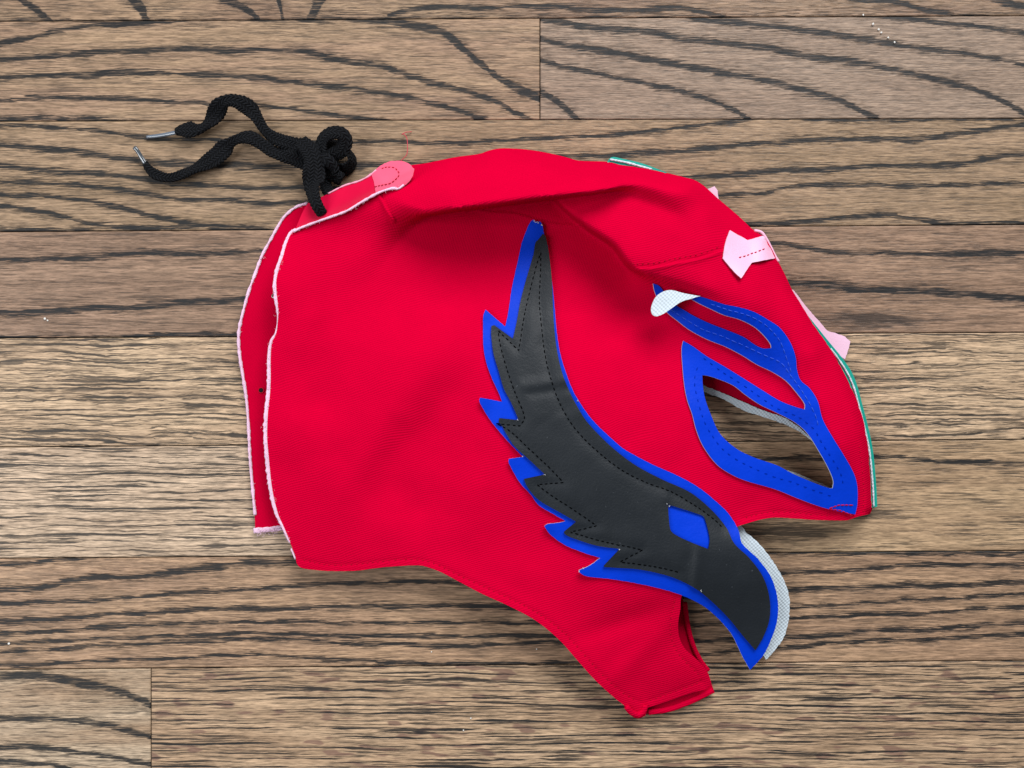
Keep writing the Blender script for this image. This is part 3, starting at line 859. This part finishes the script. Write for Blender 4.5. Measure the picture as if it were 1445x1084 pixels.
binding('near_back_edge', [(411, 774), (414, 781), (417, 789)], edge_z, -0.2, 2.8, 1.0, PINK_KNIT, near, 0.4)
binding('far_back_edge', [(434, 287), (419.7, 291.5), (403, 304), (393, 318.5), (382.5, 337.5), (370, 360.5), (360, 387), (351.5, 410), (345.5, 431), (338, 462), (336.6, 479), (338.5, 504), (342.5, 528.7), (348, 566), (351, 607.6), (352.5, 640), (355, 672.7), (358.5, 712), (360, 727)], low_z, 0.15, 4.2, 1.3, PINK_KNIT, lower, 0.45)
binding('far_back_edge', [(358, 749), (368, 748), (385, 746.5), (402, 744)], low_z, -0.2, 7.5, 1.0, PINK_KNIT, lower, 0.3)
def hairs(name, path, zf, off, mat, parent, per=0.5, ln=3.0, rad=0.28, spread=2.0):
    q = catmull(path, 1.0, False)
    n = int(len(q) * per)
    zq = zf(q)
    verts, faces = [], []
    for k in range(n):
        qi = random.randrange(len(q))
        c = q[qi] + rng.normal(0, spread * 0.4, 2)
        a = random.uniform(0, 2 * math.pi)
        L = ln * random.uniform(0.4, 1.2)
        bend = random.uniform(-0.9, 0.9)
        pts = np.array([c, c + 0.5 * L * np.array([math.cos(a), math.sin(a)]), c + L * np.array([math.cos(a + bend), math.sin(a + bend)])])
        zb = zq[qi] + off
        w = P(pts, (zb + np.array([0.0, 0.35, 0.2]) + random.uniform(-0.2, 0.3)) * 0.001)
        o = len(verts)
        for i in range(3):
            rr = (1.0, 0.9, 0.4)[i] * rad * S
            for j in range(3):
                th = j * 2 * math.pi / 3
                verts.append(w[i] + np.array([math.cos(th) * rr * 0.8, math.sin(th) * rr * 0.8, math.sin(th + 0.7) * rr]))
        for i in range(2):
            for j in range(3):
                j2 = (j + 1) % 3
                faces.append((o + i * 3 + j, o + i * 3 + j2, o + i * 3 + 3 + j2, o + i * 3 + 3 + j))
    ob = mesh(name, verts, faces, [mat], None, True, parent)
    ob['kind'] = 'stuff'
    return ob
LINT, _b, _t = new_mat('pink_fibre', (0.70, 0.48, 0.60), 0.9, 0.05)
hairs('frayed_fibres', q[::3], edge_z, 0.5, LINT, near, 0.45, 2.8, 0.26, 4.0)
hairs('frayed_fibres', [(434, 287), (403, 304), (382, 337), (360, 387), (345, 431), (337, 479), (342, 528), (350, 607), (355, 672), (360, 727)], low_z, 0.6, LINT, lower, 0.45, 2.6, 0.26, 3.0)
hairs('frayed_fibres', [(360, 750), (375, 750), (402, 746)], low_z, 0.3, LINT, lower, 2.0, 4.0, 0.3, 6.0)
hairs('frayed_fibres', [(414, 327), (444.6, 314), (490, 297.6), (536, 271.6), (555, 266), (570, 261)], placket_z, 0.3, LINT, placket, 0.5, 2.6, 0.26, 2.5)
# lace hole on the far flap: its shade painted as a near-black disc
HOLE_M, _b, _t = new_mat('eyelet_shadow', (0.01, 0.008, 0.008), 0.9, 0.1)
METAL, _bm, _t = new_mat('grey_eyelet_metal', (0.25, 0.27, 0.26), 0.35, 0.5)
_bm.inputs['Metallic'].default_value = 0.9
def ring(name, c, z, r, tr, mat, parent, rim=None):
    a = np.linspace(0, 2 * math.pi, 14, endpoint=False)
    q = np.stack([c[0] + r * np.cos(a), c[1] + r * np.sin(a)], 1)
    o = sweep(name, P(q, z * 0.001), tr * S, tr * S, mat, parent, n=6, closed=True)
    return o
def disc(name, c, z, r, mat, parent):
    a = np.linspace(0, 2 * math.pi, 14, endpoint=False)
    q = np.stack([c[0] + r * np.cos(a), c[1] + r * np.sin(a)], 1)
    v = np.concatenate([P(q, z * 0.001), P(q, (z - 0.5) * 0.001)])
    f = [tuple(range(14))[::-1]] + [(i, (i + 1) % 14, 14 + (i + 1) % 14, 14 + i) for i in range(14)]
    return mesh(name, v, f, [mat], None, False, parent)
zl = low_z(np.array([[368.5, 551.0]]))[0]
hole = disc('lace_hole_shade', (368.5, 551), zl + 0.12, 3.6, HOLE_M, lower)
ring('hole_rim', (368.5, 551), zl + 0.12, 3.9, 1.4, THREAD_R, hole)
ring('lace_eyelet', (386.5, 418), 9.3, 2.6, 2.0, METAL, near)

# --- eye trim
EYE_OUT = [(964, 481), (962, 492), (963, 514.6), (966, 545), (970, 565), (976.6, 584), (983, 608), (993, 631), (1012, 656), (1032.7, 670), (1053, 678.7), (1095, 691), (1126, 703.6), (1157, 715), (1180, 721), (1207, 726), (1210, 712), (1210, 687), (1205, 668), (1190, 641), (1176, 618.5), (1161, 591.5), (1154, 566),
           (1142.7, 548), (1130, 536.7), (1125, 523), (1123, 504.6), (1115.7, 483.8), (1101, 463), (1084.6, 451.6), (1063.8, 440), (1043, 433.6), (1022, 429.4), (1001.5, 422.6), (988, 418.6), (978, 417), (974, 421.5), (990, 430), (1005, 437), (1021.8, 444.7), (1041, 450), (1056, 456.4), (1068.9, 464.7), (1081, 477), (1088, 487), (1088, 491.5),
           (1077, 491.7), (1066, 487), (1049.5, 475.8), (1024.6, 465.4), (999.7, 455.7), (977.5, 445), (966, 438), (955, 431.5), (944, 421), (936, 410.8), (930, 403.5), (921.5, 400), (923.5, 410.8), (928, 421), (941.5, 441), (955, 452), (972, 465), (997, 478.6), (1024.6, 489.7), (1048, 502), (1069, 515), (1090, 525), (1109.5, 537.8), (1126, 556.5), (1136, 571), (1135.5, 578),
           (1122, 574), (1101, 565.8), (1078, 552), (1055.5, 537.8), (1022, 517), (997, 502.5), (976.6, 488)]
def trim_z(p):
    d, s, t = pdist(p, FOLD_EDGE)
    return form(p) + 1.3
eye = sheet('eye_trim', EYE_OUT, trim_z, 1.0, [BLUE, WHITE_KNIT, WHITE_KNIT], mask, [EYE], spacing=5, step=3, corner=55)
tag(eye, 'blue vinyl eye surround with two curved upper strands')
stitches('eye_stitching', [(985, 515), (980, 538), (986, 570), (994, 595), (1003, 612), (1018, 632), (1040, 649), (1062, 660), (1090, 672), (1120, 681), (1150, 692), (1180, 702)], trim_z, 0.0, THREAD_B, eye, 6.0, 5.5, 0.5)
stitches('eye_stitching', [(990, 503), (1015, 522), (1045, 541), (1068, 557), (1098, 577), (1126, 588), (1148, 605), (1158, 622), (1172, 644), (1186, 668), (1191, 690)], trim_z, 0.0, THREAD_B, eye, 6.0, 5.5, 0.5)
stitches('strand_stitching', [(945, 436), (965, 449), (990, 464), (1020, 475), (1050, 488), (1080, 502), (1102, 512), (1116, 530), (1132, 552), (1150, 584), (1157, 610)], trim_z, 0.0, new_mat('pale_blue_thread', (0.01, 0.075, 0.56), 0.6)[0], eye, 9, 0.8, 0.45)
stitches('strand_stitching', [(1002, 429), (1030, 438), (1060, 447), (1082, 460), (1100, 480), (1110, 505), (1118, 530)], trim_z, 0.0, bpy.data.materials['pale_blue_thread'], eye, 9, 0.8, 0.45)
stitches('corner_stitching', [(1170, 718), (1185, 713), (1209, 713)], trim_z, 0.1, THREAD_R, eye, 5, 1, 0.9)
stitches('corner_stitching', [(1170, 718), (1190, 722), (1208, 731)], trim_z, 0.1, THREAD_R, eye, 5, 1, 0.9)
FLAP = [(988.6, 418), (977.5, 416.2), (963.7, 413.5), (947, 409.4), (936, 411.5), (926, 418.4), (920, 430), (918.7, 438.4), (920.8, 444), (926, 446.5), (936, 443), (947, 435.7), (958, 428), (966.4, 424), (975.4, 421.8), (981.7, 419.6)]
def flap_z(p):
    t = np.clip((988 - p[:, 0]) / 70, 0, 1)
    b = trim_z(p)
    z0 = trim_z(np.array([[988.0, 419.0]]))[0]
    return np.maximum(b + 1.3, z0 + 1.0 + 2.2 * np.sin(t * math.pi) - 3.5 * t)
sheet('turned_strand_end', FLAP, flap_z, 0.8, [WHITE_KNIT, WHITE_KNIT, BLUE], eye, spacing=4, step=3)

# far side's white eye backing seen through the eye opening
EYE_BACK = [(982, 536), (996, 545), (1008, 550), (1028, 558), (1047, 566.6), (1076, 579), (1105, 589), (1126, 602), (1143, 618), (1160, 634), (1164, 642), (1148, 624), (1130, 610), (1105, 598), (1076, 588), (1047, 578), (1022, 564), (996, 554), (982, 550)]
sheet('eye_backing', EYE_BACK, lambda p: low_z(p) + 1.1, 0.9, [WHITE_KNIT, WHITE_KNIT, BLUE], lower, spacing=5, step=3.5, rough=0.25)
sheet('eye_backing', [(1100, 661), (1122, 667), (1147, 677.5), (1168, 686.5), (1184, 699), (1150, 694), (1112, 675)], lambda p: low_z(p) + 1.1, 0.9, [WHITE_KNIT, WHITE_KNIT, BLUE], lower, spacing=5, step=3.5, rough=0.25)

# --- wing
WING = [(748.6, 312.8), (753.4, 309.6), (756, 312.8), (762.4, 312.8), (765.9, 319), (767.5, 329), (773, 347), (776, 375), (780, 405), (782, 425), (783.9, 447.7), (786.6, 475), (791.5, 501.7), (799.8, 529), (809.5, 553), (816.5, 565), (827.5, 581.8), (841, 598), (860, 616), (881, 633.8), (918, 654), (955, 670.7), (984.7, 687), (1010.5, 707.6), (1029, 726), (1042, 748), (1047, 766.6), (1069.5, 788.7), (1088, 814.6), (1097, 844), (1097, 873.6), (1088, 903), (1077, 925), (1058.5, 945.6),
        (1047, 925), (1032.6, 895.7), (1014, 873.6), (992, 855), (962.5, 840.4), (918, 827.5), (866.6, 818), (826, 813), (817, 807.5), (817, 804.6), (831, 798.8), (847, 787.5), (826, 781), (798, 769.7), (776.6, 754.7), (768, 743), (771.6, 739.8), (786.6, 738), (798, 735.6), (785, 728), (760, 713), (748.6, 698), (734.7, 682.9), (725, 667.6), (717.4, 652), (717.8, 647.6), (737.5, 644.8),
        (722, 628.9), (707, 612), (694.6, 597), (682, 577.7), (676, 565), (677, 561), (708.5, 566.8), (703, 553), (697, 541), (687.7, 517), (682.8, 494.7), (681.5, 468), (682, 445), (685, 436.8), (713, 460.8), (717.4, 440), (722, 407.6), (729, 376), (736.8, 341), (743, 324.6)]
BLACKW = [(765.9, 330), (770, 333), (774.9, 359), (779, 398), (780.4, 432), (782.5, 465.7), (786.6, 497.5), (794, 528), (804, 553), (811, 567), (826, 592), (842.7, 611), (866.6, 633.8), (896, 656), (933, 676), (973.6, 694.7), (1003, 718.6), (1025, 744.5), (1036, 766.6), (1058.5, 788.7), (1077, 814.6), (1086, 844), (1086, 873.6), (1077, 899.4), (1066, 918),
          (1047, 895.7), (1029, 873.6), (1007, 851.5), (984.7, 833), (959, 819), (936, 811), (901, 803.7), (870, 801.5), (853, 800.4), (852, 798.6), (874.6, 774.7), (843, 770.5), (806.5, 759), (797, 754), (795.5, 751), (800, 747), (813, 736.5), (793, 725), (760, 705.7), (744.4, 688), (739, 676), (768.7, 669.7), (743, 645.5), (726, 630), (715, 613.7), (707.8, 600.5), (703.5, 595.7), (704.5, 590), (732, 593),
          (721, 568), (711, 548.7), (703, 522), (696, 497.5), (693, 471), (693.3, 460), (697.4, 458.8), (723.7, 478), (729, 454.6), (734.7, 424), (743, 392.4), (752.7, 359), (755.5, 342.6), (759.7, 337.8)]
DIAMOND = [(942.5, 712), (991.4, 728), (995, 733), (1001.4, 759.6), (999.7, 775), (969.8, 763), (950, 752.5), (945.7, 746)]
def wing_z(p):
    h = form(p) + 1.2
    # feather tips and the free edges lift a little
    for (x, y, r, a) in ((817, 806, 22, 1.6), (768, 742, 18, 1.2), (717, 649, 18, 1.0), (677, 563, 18, 1.2), (685, 438, 18, 1.2), (754, 312, 26, 2.0), (1060, 940, 40, 1.2)):
        h = h + a * np.exp(-((p[:, 0] - x) ** 2 + (p[:, 1] - y) ** 2) / r ** 2)
    return h
wing = sheet('wing_backing', WING, wing_z, 1.0, [BLUE, WHITE_KNIT, WHITE_KNIT], mask, spacing=5, step=3, corner=42, rough=0.12)
tag(wing, 'blue vinyl feathered wing shape under the black one')
ST1 = [(763, 355), (763, 375), (762, 400), (761, 425), (764, 460), (769, 500), (776, 530), (786, 560), (801, 590), (822, 617), (850, 643), (880, 665), (912, 681), (945, 693), (975, 710), (1000, 727), (1012, 737), (1020, 745)]
ST2 = [(762, 360), (757, 375), (748, 410), (740, 445), (732, 495), (722, 485), (703, 467), (706, 487), (715, 520), (727, 555), (740, 589), (734, 601), (700, 598), (718, 607), (745, 632), (775, 660), (795, 681), (758, 684), (775, 697), (810, 720), (842, 742), (805, 751), (850, 764), (907, 776), (875, 793), (920, 799), (960, 808)]
def black_z(p):
    h = wing_z(p) + 1.0
    d1, _, _ = pdist(p, ST1)
    d2, _, _ = pdist(p, ST2)
    d = np.minimum(d1, d2)
    h = h - 0.42 * np.exp(-(d / 3.0) ** 2) + 0.30 * smooth01((d - 3) / 12)
    for a, b, w, am in (((988, 765), (980, 832), 7, 0.8), ((735, 545), (800, 535), 8, 0.7), ((750, 556), (808, 548), 6, -0.5), ((940, 705), (938, 690), 5, 0.5), ((975, 765), (968, 830), 9, -0.5), ((760, 470), (735, 500), 8, 0.3), ((780, 590), (830, 580), 10, 0.35), ((800, 575), (760, 600), 7, -0.25)):
        dd, _, tt = pdist(p, [a, b])
        h = h + am * np.exp(-(dd / w) ** 2)
    return h
blackw = sheet('black_wing', BLACKW, black_z, 0.9, [BLACK, BLACK, WHITE_KNIT], mask, [DIAMOND], spacing=4.5, step=3, corner=42)
tag(blackw, 'black leatherette feathered wing with a diamond cut-out')
stitches('wing_stitching', ST1, black_z, -0.05, THREAD_K, blackw, 6.2, 1.6, 0.8)
stitches('wing_stitching', ST2, black_z, -0.05, THREAD_K, blackw, 6.2, 1.6, 0.8)
# torn white threads at cut corners
def fluff(name, pts, zf, off, mat, parent, n=3, r=2.0):
    verts, faces = [], []
    for c in pts:
        for k in range(n):
            a = random.uniform(0, 2 * math.pi)
            q = np.array([[c[0], c[1]], [c[0] + math.cos(a) * r * 0.6 + 0.3, c[1] + math.sin(a) * r * 0.6], [c[0] + math.cos(a + 0.6) * r, c[1] + math.sin(a + 0.6) * r]])
            w = P(q, (zf(q) + off + np.array([0, 0.3, 0.1])) * 0.001)
            o = len(verts)
            for i in range(3):
                rr = (0.55, 0.45, 0.2)[i] * S
                for j in range(4):
                    th = j * math.pi / 2
                    verts.append(w[i] + np.array([math.cos(th) * rr, math.sin(th) * rr * 0.7, math.sin(th) * rr]))
            for i in range(2):
                for j in range(4):
                    j2 = (j + 1) % 4
                    faces.append((o + i * 4 + j, o + i * 4 + j2, o + i * 4 + 4 + j2, o + i * 4 + 4 + j))
    ob = mesh(name, verts, faces, [mat], None, True, parent)
    ob['kind'] = 'stuff'
WFL, _b, _t = new_mat('white_fibre', (0.55, 0.56, 0.58), 0.8, 0.1)
fluff('frayed_threads', [(753, 312), (756, 314), (760, 314), (764, 318), (737.5, 645), (816, 566), (817, 806), (822, 802)], wing_z, 0.1, WFL, wing, 2, 1.9)
fluff('frayed_threads', [(942, 712), (944, 714), (874, 775), (731, 593), (768, 670), (989, 834)], black_z, 0.1, WFL, blackw, 2, 1.7)

# --- far wing's white back beyond the near wing
FAR_WING = [(1030, 735), (1046, 742), (1053, 752), (1060, 757), (1069.5, 766), (1082.8, 781), (1094, 797), (1106, 818), (1113.5, 841.5), (1114, 866), (1107, 897.6), (1094.6, 916), (1081, 931), (1077, 925), (1050, 900), (1010, 850), (980, 830), (990, 770)]
fw = sheet('far_wing_back', FAR_WING, lambda p: 5.0 + 6.5 * smooth01((935 - p[:, 1]) / 140), 1.0, [WHITE_KNIT, WHITE_KNIT, BLUE], mask, spacing=6, step=3, rough=0.35)
tag(fw, 'white woven back of the far wing')

# --- star tabs
STAR = [(1030, 325), (1055, 339), (1076, 333), (1079, 334.5), (1087, 350), (1094, 364.5), (1061, 370.6), (1045.8, 393), (1033, 380), (1019.9, 364.4), (1024, 341.6)]
def star_z(p):
    h = panel_z(p) + 1.2 + 1.8 * smooth01((p[:, 0] - 1056) / 22)
    h = h + 1.5 * np.exp(-((p[:, 0] - 1046) ** 2 + (p[:, 1] - 393) ** 2) / 300) + 1.2 * np.exp(-((p[:, 0] - 1030) ** 2 + (p[:, 1] - 325) ** 2) / 200)
    return h
star = sheet('star_tab', STAR, star_z, 0.9, [PINK, PINK_KNIT, PINK_KNIT], mask, spacing=5, step=3, corner=25, rough=0.15)
tag(star, 'pale pink star-shaped tab sewn to the brow')
stitches('tab_stitching', [(1041.7, 364), (1052, 361), (1062, 357.5), (1072, 354), (1082, 350)], star_z, 0.05, THREAD_R, star, 4, 2, 0.8)
binding('tab_fold', [(1064, 326), (1073, 328), (1079, 335), (1087, 350), (1094, 364), (1098, 370)], lambda p: panel_z(p) * 0 + 3.2, 0.0, 5.0, 3.0, PINK, star, 0.1)
far1 = sheet('far_star_tab', [(990, 275), (997, 268), (1002, 265.5), (1008.4, 262.7), (1012.6, 269), (1014, 281), (1005, 285)], lambda p: 2.2 + 0 * p[:, 0], 0.9, [PINK_BACK, PINK_KNIT, PINK], mask, spacing=4, step=3, corner=25, rough=0.2)
far2 = sheet('far_star_tab', [(1112, 410), (1119, 409), (1126, 417), (1137, 432), (1152, 449), (1167.6, 467), (1181, 471), (1192.5, 475.5), (1200, 482), (1197, 494), (1192.5, 507), (1180, 500), (1160, 490), (1140, 460)], lambda p: 2.6 + 0 * p[:, 0], 0.9, [PINK_BACK, PINK_KNIT, PINK], mask, spacing=5, step=3, corner=25, rough=0.2)

# --- teal trim of the far side peeping out along the front and the crown
TEAL_F = [(1140.6, 446), (1151, 459), (1167.6, 479.7), (1188, 504.6), (1200.8, 523), (1209, 542), (1217, 571), (1224.5, 600), (1231.5, 633), (1236.5, 683), (1238, 715), (1232.5, 716.5), (1226, 716), (1220, 680), (1212, 620), (1200, 565), (1182, 520), (1150, 475), (1135, 450)]
tf = sheet('teal_trim', TEAL_F, lambda p: 3.0 + 3.5 * smooth01((p[:, 1] - 480) / 200), 1.0, [TEAL, WHITE_KNIT, WHITE_KNIT], mask, spacing=5, step=3)
binding('trim_cut_edge', [(1172, 492), (1184, 508), (1196, 527), (1204.5, 546), (1212, 573), (1219.5, 602), (1226.5, 635), (1231.5, 684), (1233, 715)], lambda p: 3.3 + 3.5 * smooth01((p[:, 1] - 480) / 200), 0.0, 2.6, 0.9, WHITE_KNIT, tf, 0.4)
tt = sheet('teal_trim', [(855, 232), (860, 224), (865, 221.5), (880, 224.5), (901.5, 229.2), (920, 235.5), (941, 243.5), (930, 250), (890, 245)], lambda p: 4.0 + 0 * p[:, 0], 1.0, [TEAL, WHITE_KNIT, WHITE_KNIT], mask, spacing=5, step=3)
binding('trim_cut_edge', [(861, 225), (867, 226), (885, 229.5), (905, 235), (920, 239)], lambda p: 4.6 + 0 * p[:, 0], 0.0, 2.8, 0.9, WHITE_KNIT, tt, 0.4)

# chin corner: folded hem of the far side
binding('far_chin_hem', [(915, 1005), (945, 1000.5), (978, 988), (1006, 974)], lambda p: low_z(p), 0.4, 8, 2.2, RED, lower, 0.05)
binding('far_mouth_hem', [(966, 850), (970, 880), (977, 908), (987, 930), (999, 947)], lambda p: low_z(p) + 2.0 * smooth01((900 - p[:, 1]) / 60), 0.6, 7, 2.2, RED, lower, 0.05)
binding('rolled_chin_corner', [(884, 997), (892, 1006), (901, 1009), (908, 1004), (911, 995)], lambda p: panel_z(p), 0.3, 8, 2.6, RED, near, 0.05)

# loose red thread on the floor behind the placket
q = catmull([(562, 231), (569, 224), (574, 218), (575, 206), (574, 195), (570, 189), (567, 190), (572, 187), (581, 186)], 2, False)
sweep('loose_thread', P(q, np.interp(np.linspace(0, 1, len(q)), [0, 0.2, 1], [0.016, 0.006, 0.0006])), 1.15 * S, 1.15 * S, new_mat('loose_red_thread', (0.42, 0.03, 0.05), 0.7)[0], mask, n=6)

# ------------------------------------------------------------------ lace
LACE, bl, tl = new_mat('black_braid', (0.004, 0.0045, 0.006), 0.85, 0.15)
uvn = tl.n.new('ShaderNodeUVMap')
sx = tl.n.new('ShaderNodeSeparateXYZ')
tl.l.new(uvn.outputs[0], sx.inputs[0])
u_, v_ = tl.m('MULTIPLY', sx.outputs[0], 1 / S), tl.m('MULTIPLY', sx.outputs[1], 1 / S)
colw = 5.2
c_ = tl.m('PINGPONG', tl.m('ADD', v_, 50 * colw), colw)
ch = tl.m('SUBTRACT', u_, tl.m('MULTIPLY', c_, 0.9))
rows_ = tl.m('SINE', tl.m('MULTIPLY', ch, 2 * math.pi / 5.0))
cc = tl.m('SINE', tl.m('MULTIPLY', c_, math.pi / colw))
hh = tl.m('MULTIPLY', tl.m('ADD', rows_, 1.0), tl.m('MULTIPLY_ADD', cc, 0.7, 0.3))
nz = tl.noise(tl.vec(tl.m('MULTIPLY', u_, 0.8), tl.m('MULTIPLY', v_, 0.8), 0.0), 2.0)
tl.l.new(tl.bump(tl.m('ADD', hh, tl.m('MULTIPLY', nz, 0.7)), 0.0007, 1.0), bl.inputs['Normal'])
tl.l.new(tl.mix(tl.remap(hh, 0.0, 1.6), (0.001, 0.001, 0.0015, 1), (0.0075, 0.0085, 0.0115, 1)), bl.inputs['Base Color'])
bl.inputs['Sheen Weight'].default_value = 0.04
bl.inputs['Sheen Tint'].default_value = (0.1, 0.11, 0.13, 1)
AGLET, ba, _t = new_mat('clear_dark_aglet', (0.05, 0.06, 0.07), 0.15, 0.8)
ba.inputs['Coat Weight'].default_value = 0.8
ba.inputs['Coat Roughness'].default_value = 0.08
AGLET2, ba2, _t = new_mat('clear_plastic_aglet', (0.10, 0.12, 0.15), 0.18, 0.8)
ba2.inputs['Coat Weight'].default_value = 0.3

lace = empty('shoelace', tuple(P([(440, 225)], 0.0)[0]))
tag(lace, 'black braided shoelace knotted through the red mask placket, two loose ends', 'shoelace')
WR, TK = 25.0, 5.5
def ribbon(name, pts, parent=lace, sign=1, tw=None, dim=(WR, TK)):
    """pts: (x, y, height mm, seen width)"""
    p = catmull([(a, b, c, d) for a, b, c, d in pts], 1.6, False, 200)
    w = p[:, 3].copy()
    if tw is None:
        ang = sign * (0.30 * np.sin(np.arange(len(p)) / 11.0) + 0.22 * np.sin(np.arange(len(p)) / 4.7 + 1))
        th = np.interp(w, [8, 14, 24], [6.5, 6.5, 4.2])
        dd = w * 1.12 + 0.8
    else:
        ang = np.interp(np.linspace(0, 1, len(p)), np.linspace(0, 1, len(tw)), tw)
        dd = np.full(len(p), float(dim[0]))
        th = np.full(len(p), float(dim[1]))
    sc = 1 + 0.06 * np.sin(np.arange(len(p)) * 1.6 / 5.0 * 2 * math.pi)
    half = 0.5 * (np.abs(np.sin(ang)) * dd + np.abs(np.cos(ang)) * th) * S
    z = np.maximum(p[:, 2] * 0.001, half + 0.0002)
    return sweep(name, P(p[:, :2], z), dd * sc * S, th * S, LACE, parent, ang, n=18, jitter=0.03)
up = ribbon('lace_end', [(248, 186, 3, 8), (256, 184, 3.5, 17), (267, 183, 4, 22), (278, 183, 4, 15), (288, 179, 4, 12), (297.6, 169.5, 5, 20), (304, 160, 6, 22), (310, 150, 8, 21), (318, 143, 9.5, 15), (329, 142, 9.5, 16), (343, 147, 8, 20), (354, 155, 6.5, 20), (363, 167, 5.5, 15), (374, 184, 5, 12), (389.5, 196, 6, 16), (410, 203, 7.5, 18), (426, 208, 9, 21)])
lo = ribbon('lace_end', [(205, 230, 2.5, 7), (208, 236, 3, 9), (219, 246, 3.5, 13), (238, 251, 3.5, 11), (257.5, 246, 3.5, 12), (282, 234.6, 4, 16), (304.6, 221, 4.5, 23), (317, 209, 5, 22), (326, 201, 6, 13), (337, 196, 6.5, 12), (352, 194, 6.5, 19), (367, 202, 6, 15), (385, 214, 5.5, 16), (407.5, 221, 6, 18), (427, 227, 7.5, 20), (445, 232, 9, 18)], sign=-1)
ribbon('lace_over_knot', [(424, 199, 11, 18), (436, 211, 12.5, 23), (442, 226, 13.5, 22), (443, 245, 14, 28), (441, 262, 14.5, 24), (443, 278, 19, 16), (448, 291, 20, 14), (455, 302, 17.0, 13)])
cx, cy = 471, 199
ribbon('lace_loop', [(456, 224, 9, 16), (453, 212, 10.5, 16), (455, 199, 12, 16), (463, 190, 13.5, 16), (474, 187, 14.5, 16), (484, 191, 14, 16), (487, 201, 12.5, 16), (482, 212, 11, 16), (472, 218, 10, 16), (462, 224, 9.5, 16)], tw=[0.7, 0.6, 0.45, 0.35, 0.3, 0.35, 0.45, 0.6, 0.7], dim=(21, 8))
ribbon('lace_loop', [(458, 208, 9, 16), (470, 206, 8.5, 18), (484, 210, 8, 16), (495, 220, 6.5, 16), (496, 231, 5, 16), (487, 239, 4.5, 16), (474, 240, 5, 17), (462, 233, 6, 17)], tw=[0.3, 0.5, 0.9, 1.2, 1.3, 1.1, 0.6, 0.3])
ribbon('lace_knot', [(449, 214, 8, 15), (456, 222, 11.5, 16), (464, 228, 12, 16), (470, 238, 9, 16), (466, 248, 6, 16)], dim=(17, 8), tw=[0.2, 0.1, -0.2, -0.3, 0])
ribbon('lace_knot', [(470, 217, 7, 15), (461, 223, 10, 15), (454, 232, 10.5, 15), (452, 242, 7, 15)], dim=(15, 8), tw=[-0.3, 0, 0.3, 0.4])
ribbon('lace_tail', [(456, 236, 6, 16), (466, 243, 6.5, 18), (476, 250, 6.5, 17), (483, 254, 6, 10)], dim=(20, 8), tw=[0.2, -0.2, -0.4, -0.6])
ribbon('lace_tail', [(458, 240, 4, 14), (459, 252, 4.5, 15), (460, 263, 5, 14), (464, 272, 7, 13), (470, 282, 9, 10)], dim=(17, 7.5), tw=[0.2, 0.1, 0.2, 0.4, 0.4])
a1 = catmull([(207, 193.6, 1.2), (222, 192, 1.6), (238, 189.3, 2.2), (251, 186.5, 3)], 3, False, 200)
sweep('aglet', P(a1[:, :2], a1[:, 2] * 0.001), np.interp(np.arange(len(a1)), [0, 3, len(a1)], [4.2, 5.5, 6.2]) * S, 4.6 * S, AGLET2, lace, n=10)
a2 = catmull([(189.5, 208, 5), (194, 213, 4.5), (199, 221, 3.6), (206, 232, 2.8)], 3, False, 200)
sweep('aglet', P(a2[:, :2], a2[:, 2] * 0.001), np.interp(np.arange(len(a2)), [0, 3, len(a2)], [6.4, 6.0, 6.6]) * S, 5.6 * S, AGLET, lace, n=10)

# ------------------------------------------------------------------ crumbs on the planks
CRUMB, _b, _t = new_mat('white_crumb', (0.62, 0.60, 0.56), 0.8, 0.3)
def crumb(x, y, r, label, group=None):
    import bmesh
    bm = bmesh.new()
    bmesh.ops.create_icosphere(bm, subdivisions=1, radius=r * 0.85 * S)
    for v in bm.verts:
        v.co *= random.uniform(0.7, 1.25)
        v.co.z *= 0.6
    me = bpy.data.meshes.new('crumb')
    bm.to_mesh(me)
    bm.free()
    me.materials.append(CRUMB)
    o = bpy.data.objects.new('crumb', me)
    COL.objects.link(o)
    p = P([(x, y)], 0.0)[0]
    o.location = (p[0], p[1], r * S * 0.5)
    tag(o, label, 'crumb', group)
for x, y, r in ((1218, 21.5, 1.7), (1231.5, 34.5, 2.3), (1239.5, 42, 1.9), (1243.5, 46.5, 2.0), (1253, 53.5, 2.1), (1262, 60, 1.8)):
    crumb(x, y, r, 'tiny white crumb in the slanting row at the top right of the planks', 'row of crumbs at the top right')
crumb(64, 450, 2.2, 'tiny white lint speck on the reddish plank left of the mask', 'crumbs left of the mask')
crumb(67.5, 452.5, 1.7, 'tiny white lint speck on the reddish plank left of the mask', 'crumbs left of the mask')
crumb(13, 908, 2.2, 'single white crumb by the left edge of the photo, low down')
crumb(609, 920, 1.2, 'pale speck on the plank just below the mask neck edge', 'specks below the mask')
crumb(757, 916, 1.3, 'pale speck on the plank just below the mask neck edge', 'specks below the mask')
crumb(664.5, 1013.5, 1.4, 'white crumb near the bottom of the photo left of the chin', 'pair of crumbs at the bottom')
crumb(654, 1030.5, 1.5, 'white crumb near the bottom of the photo left of the chin', 'pair of crumbs at the bottom')
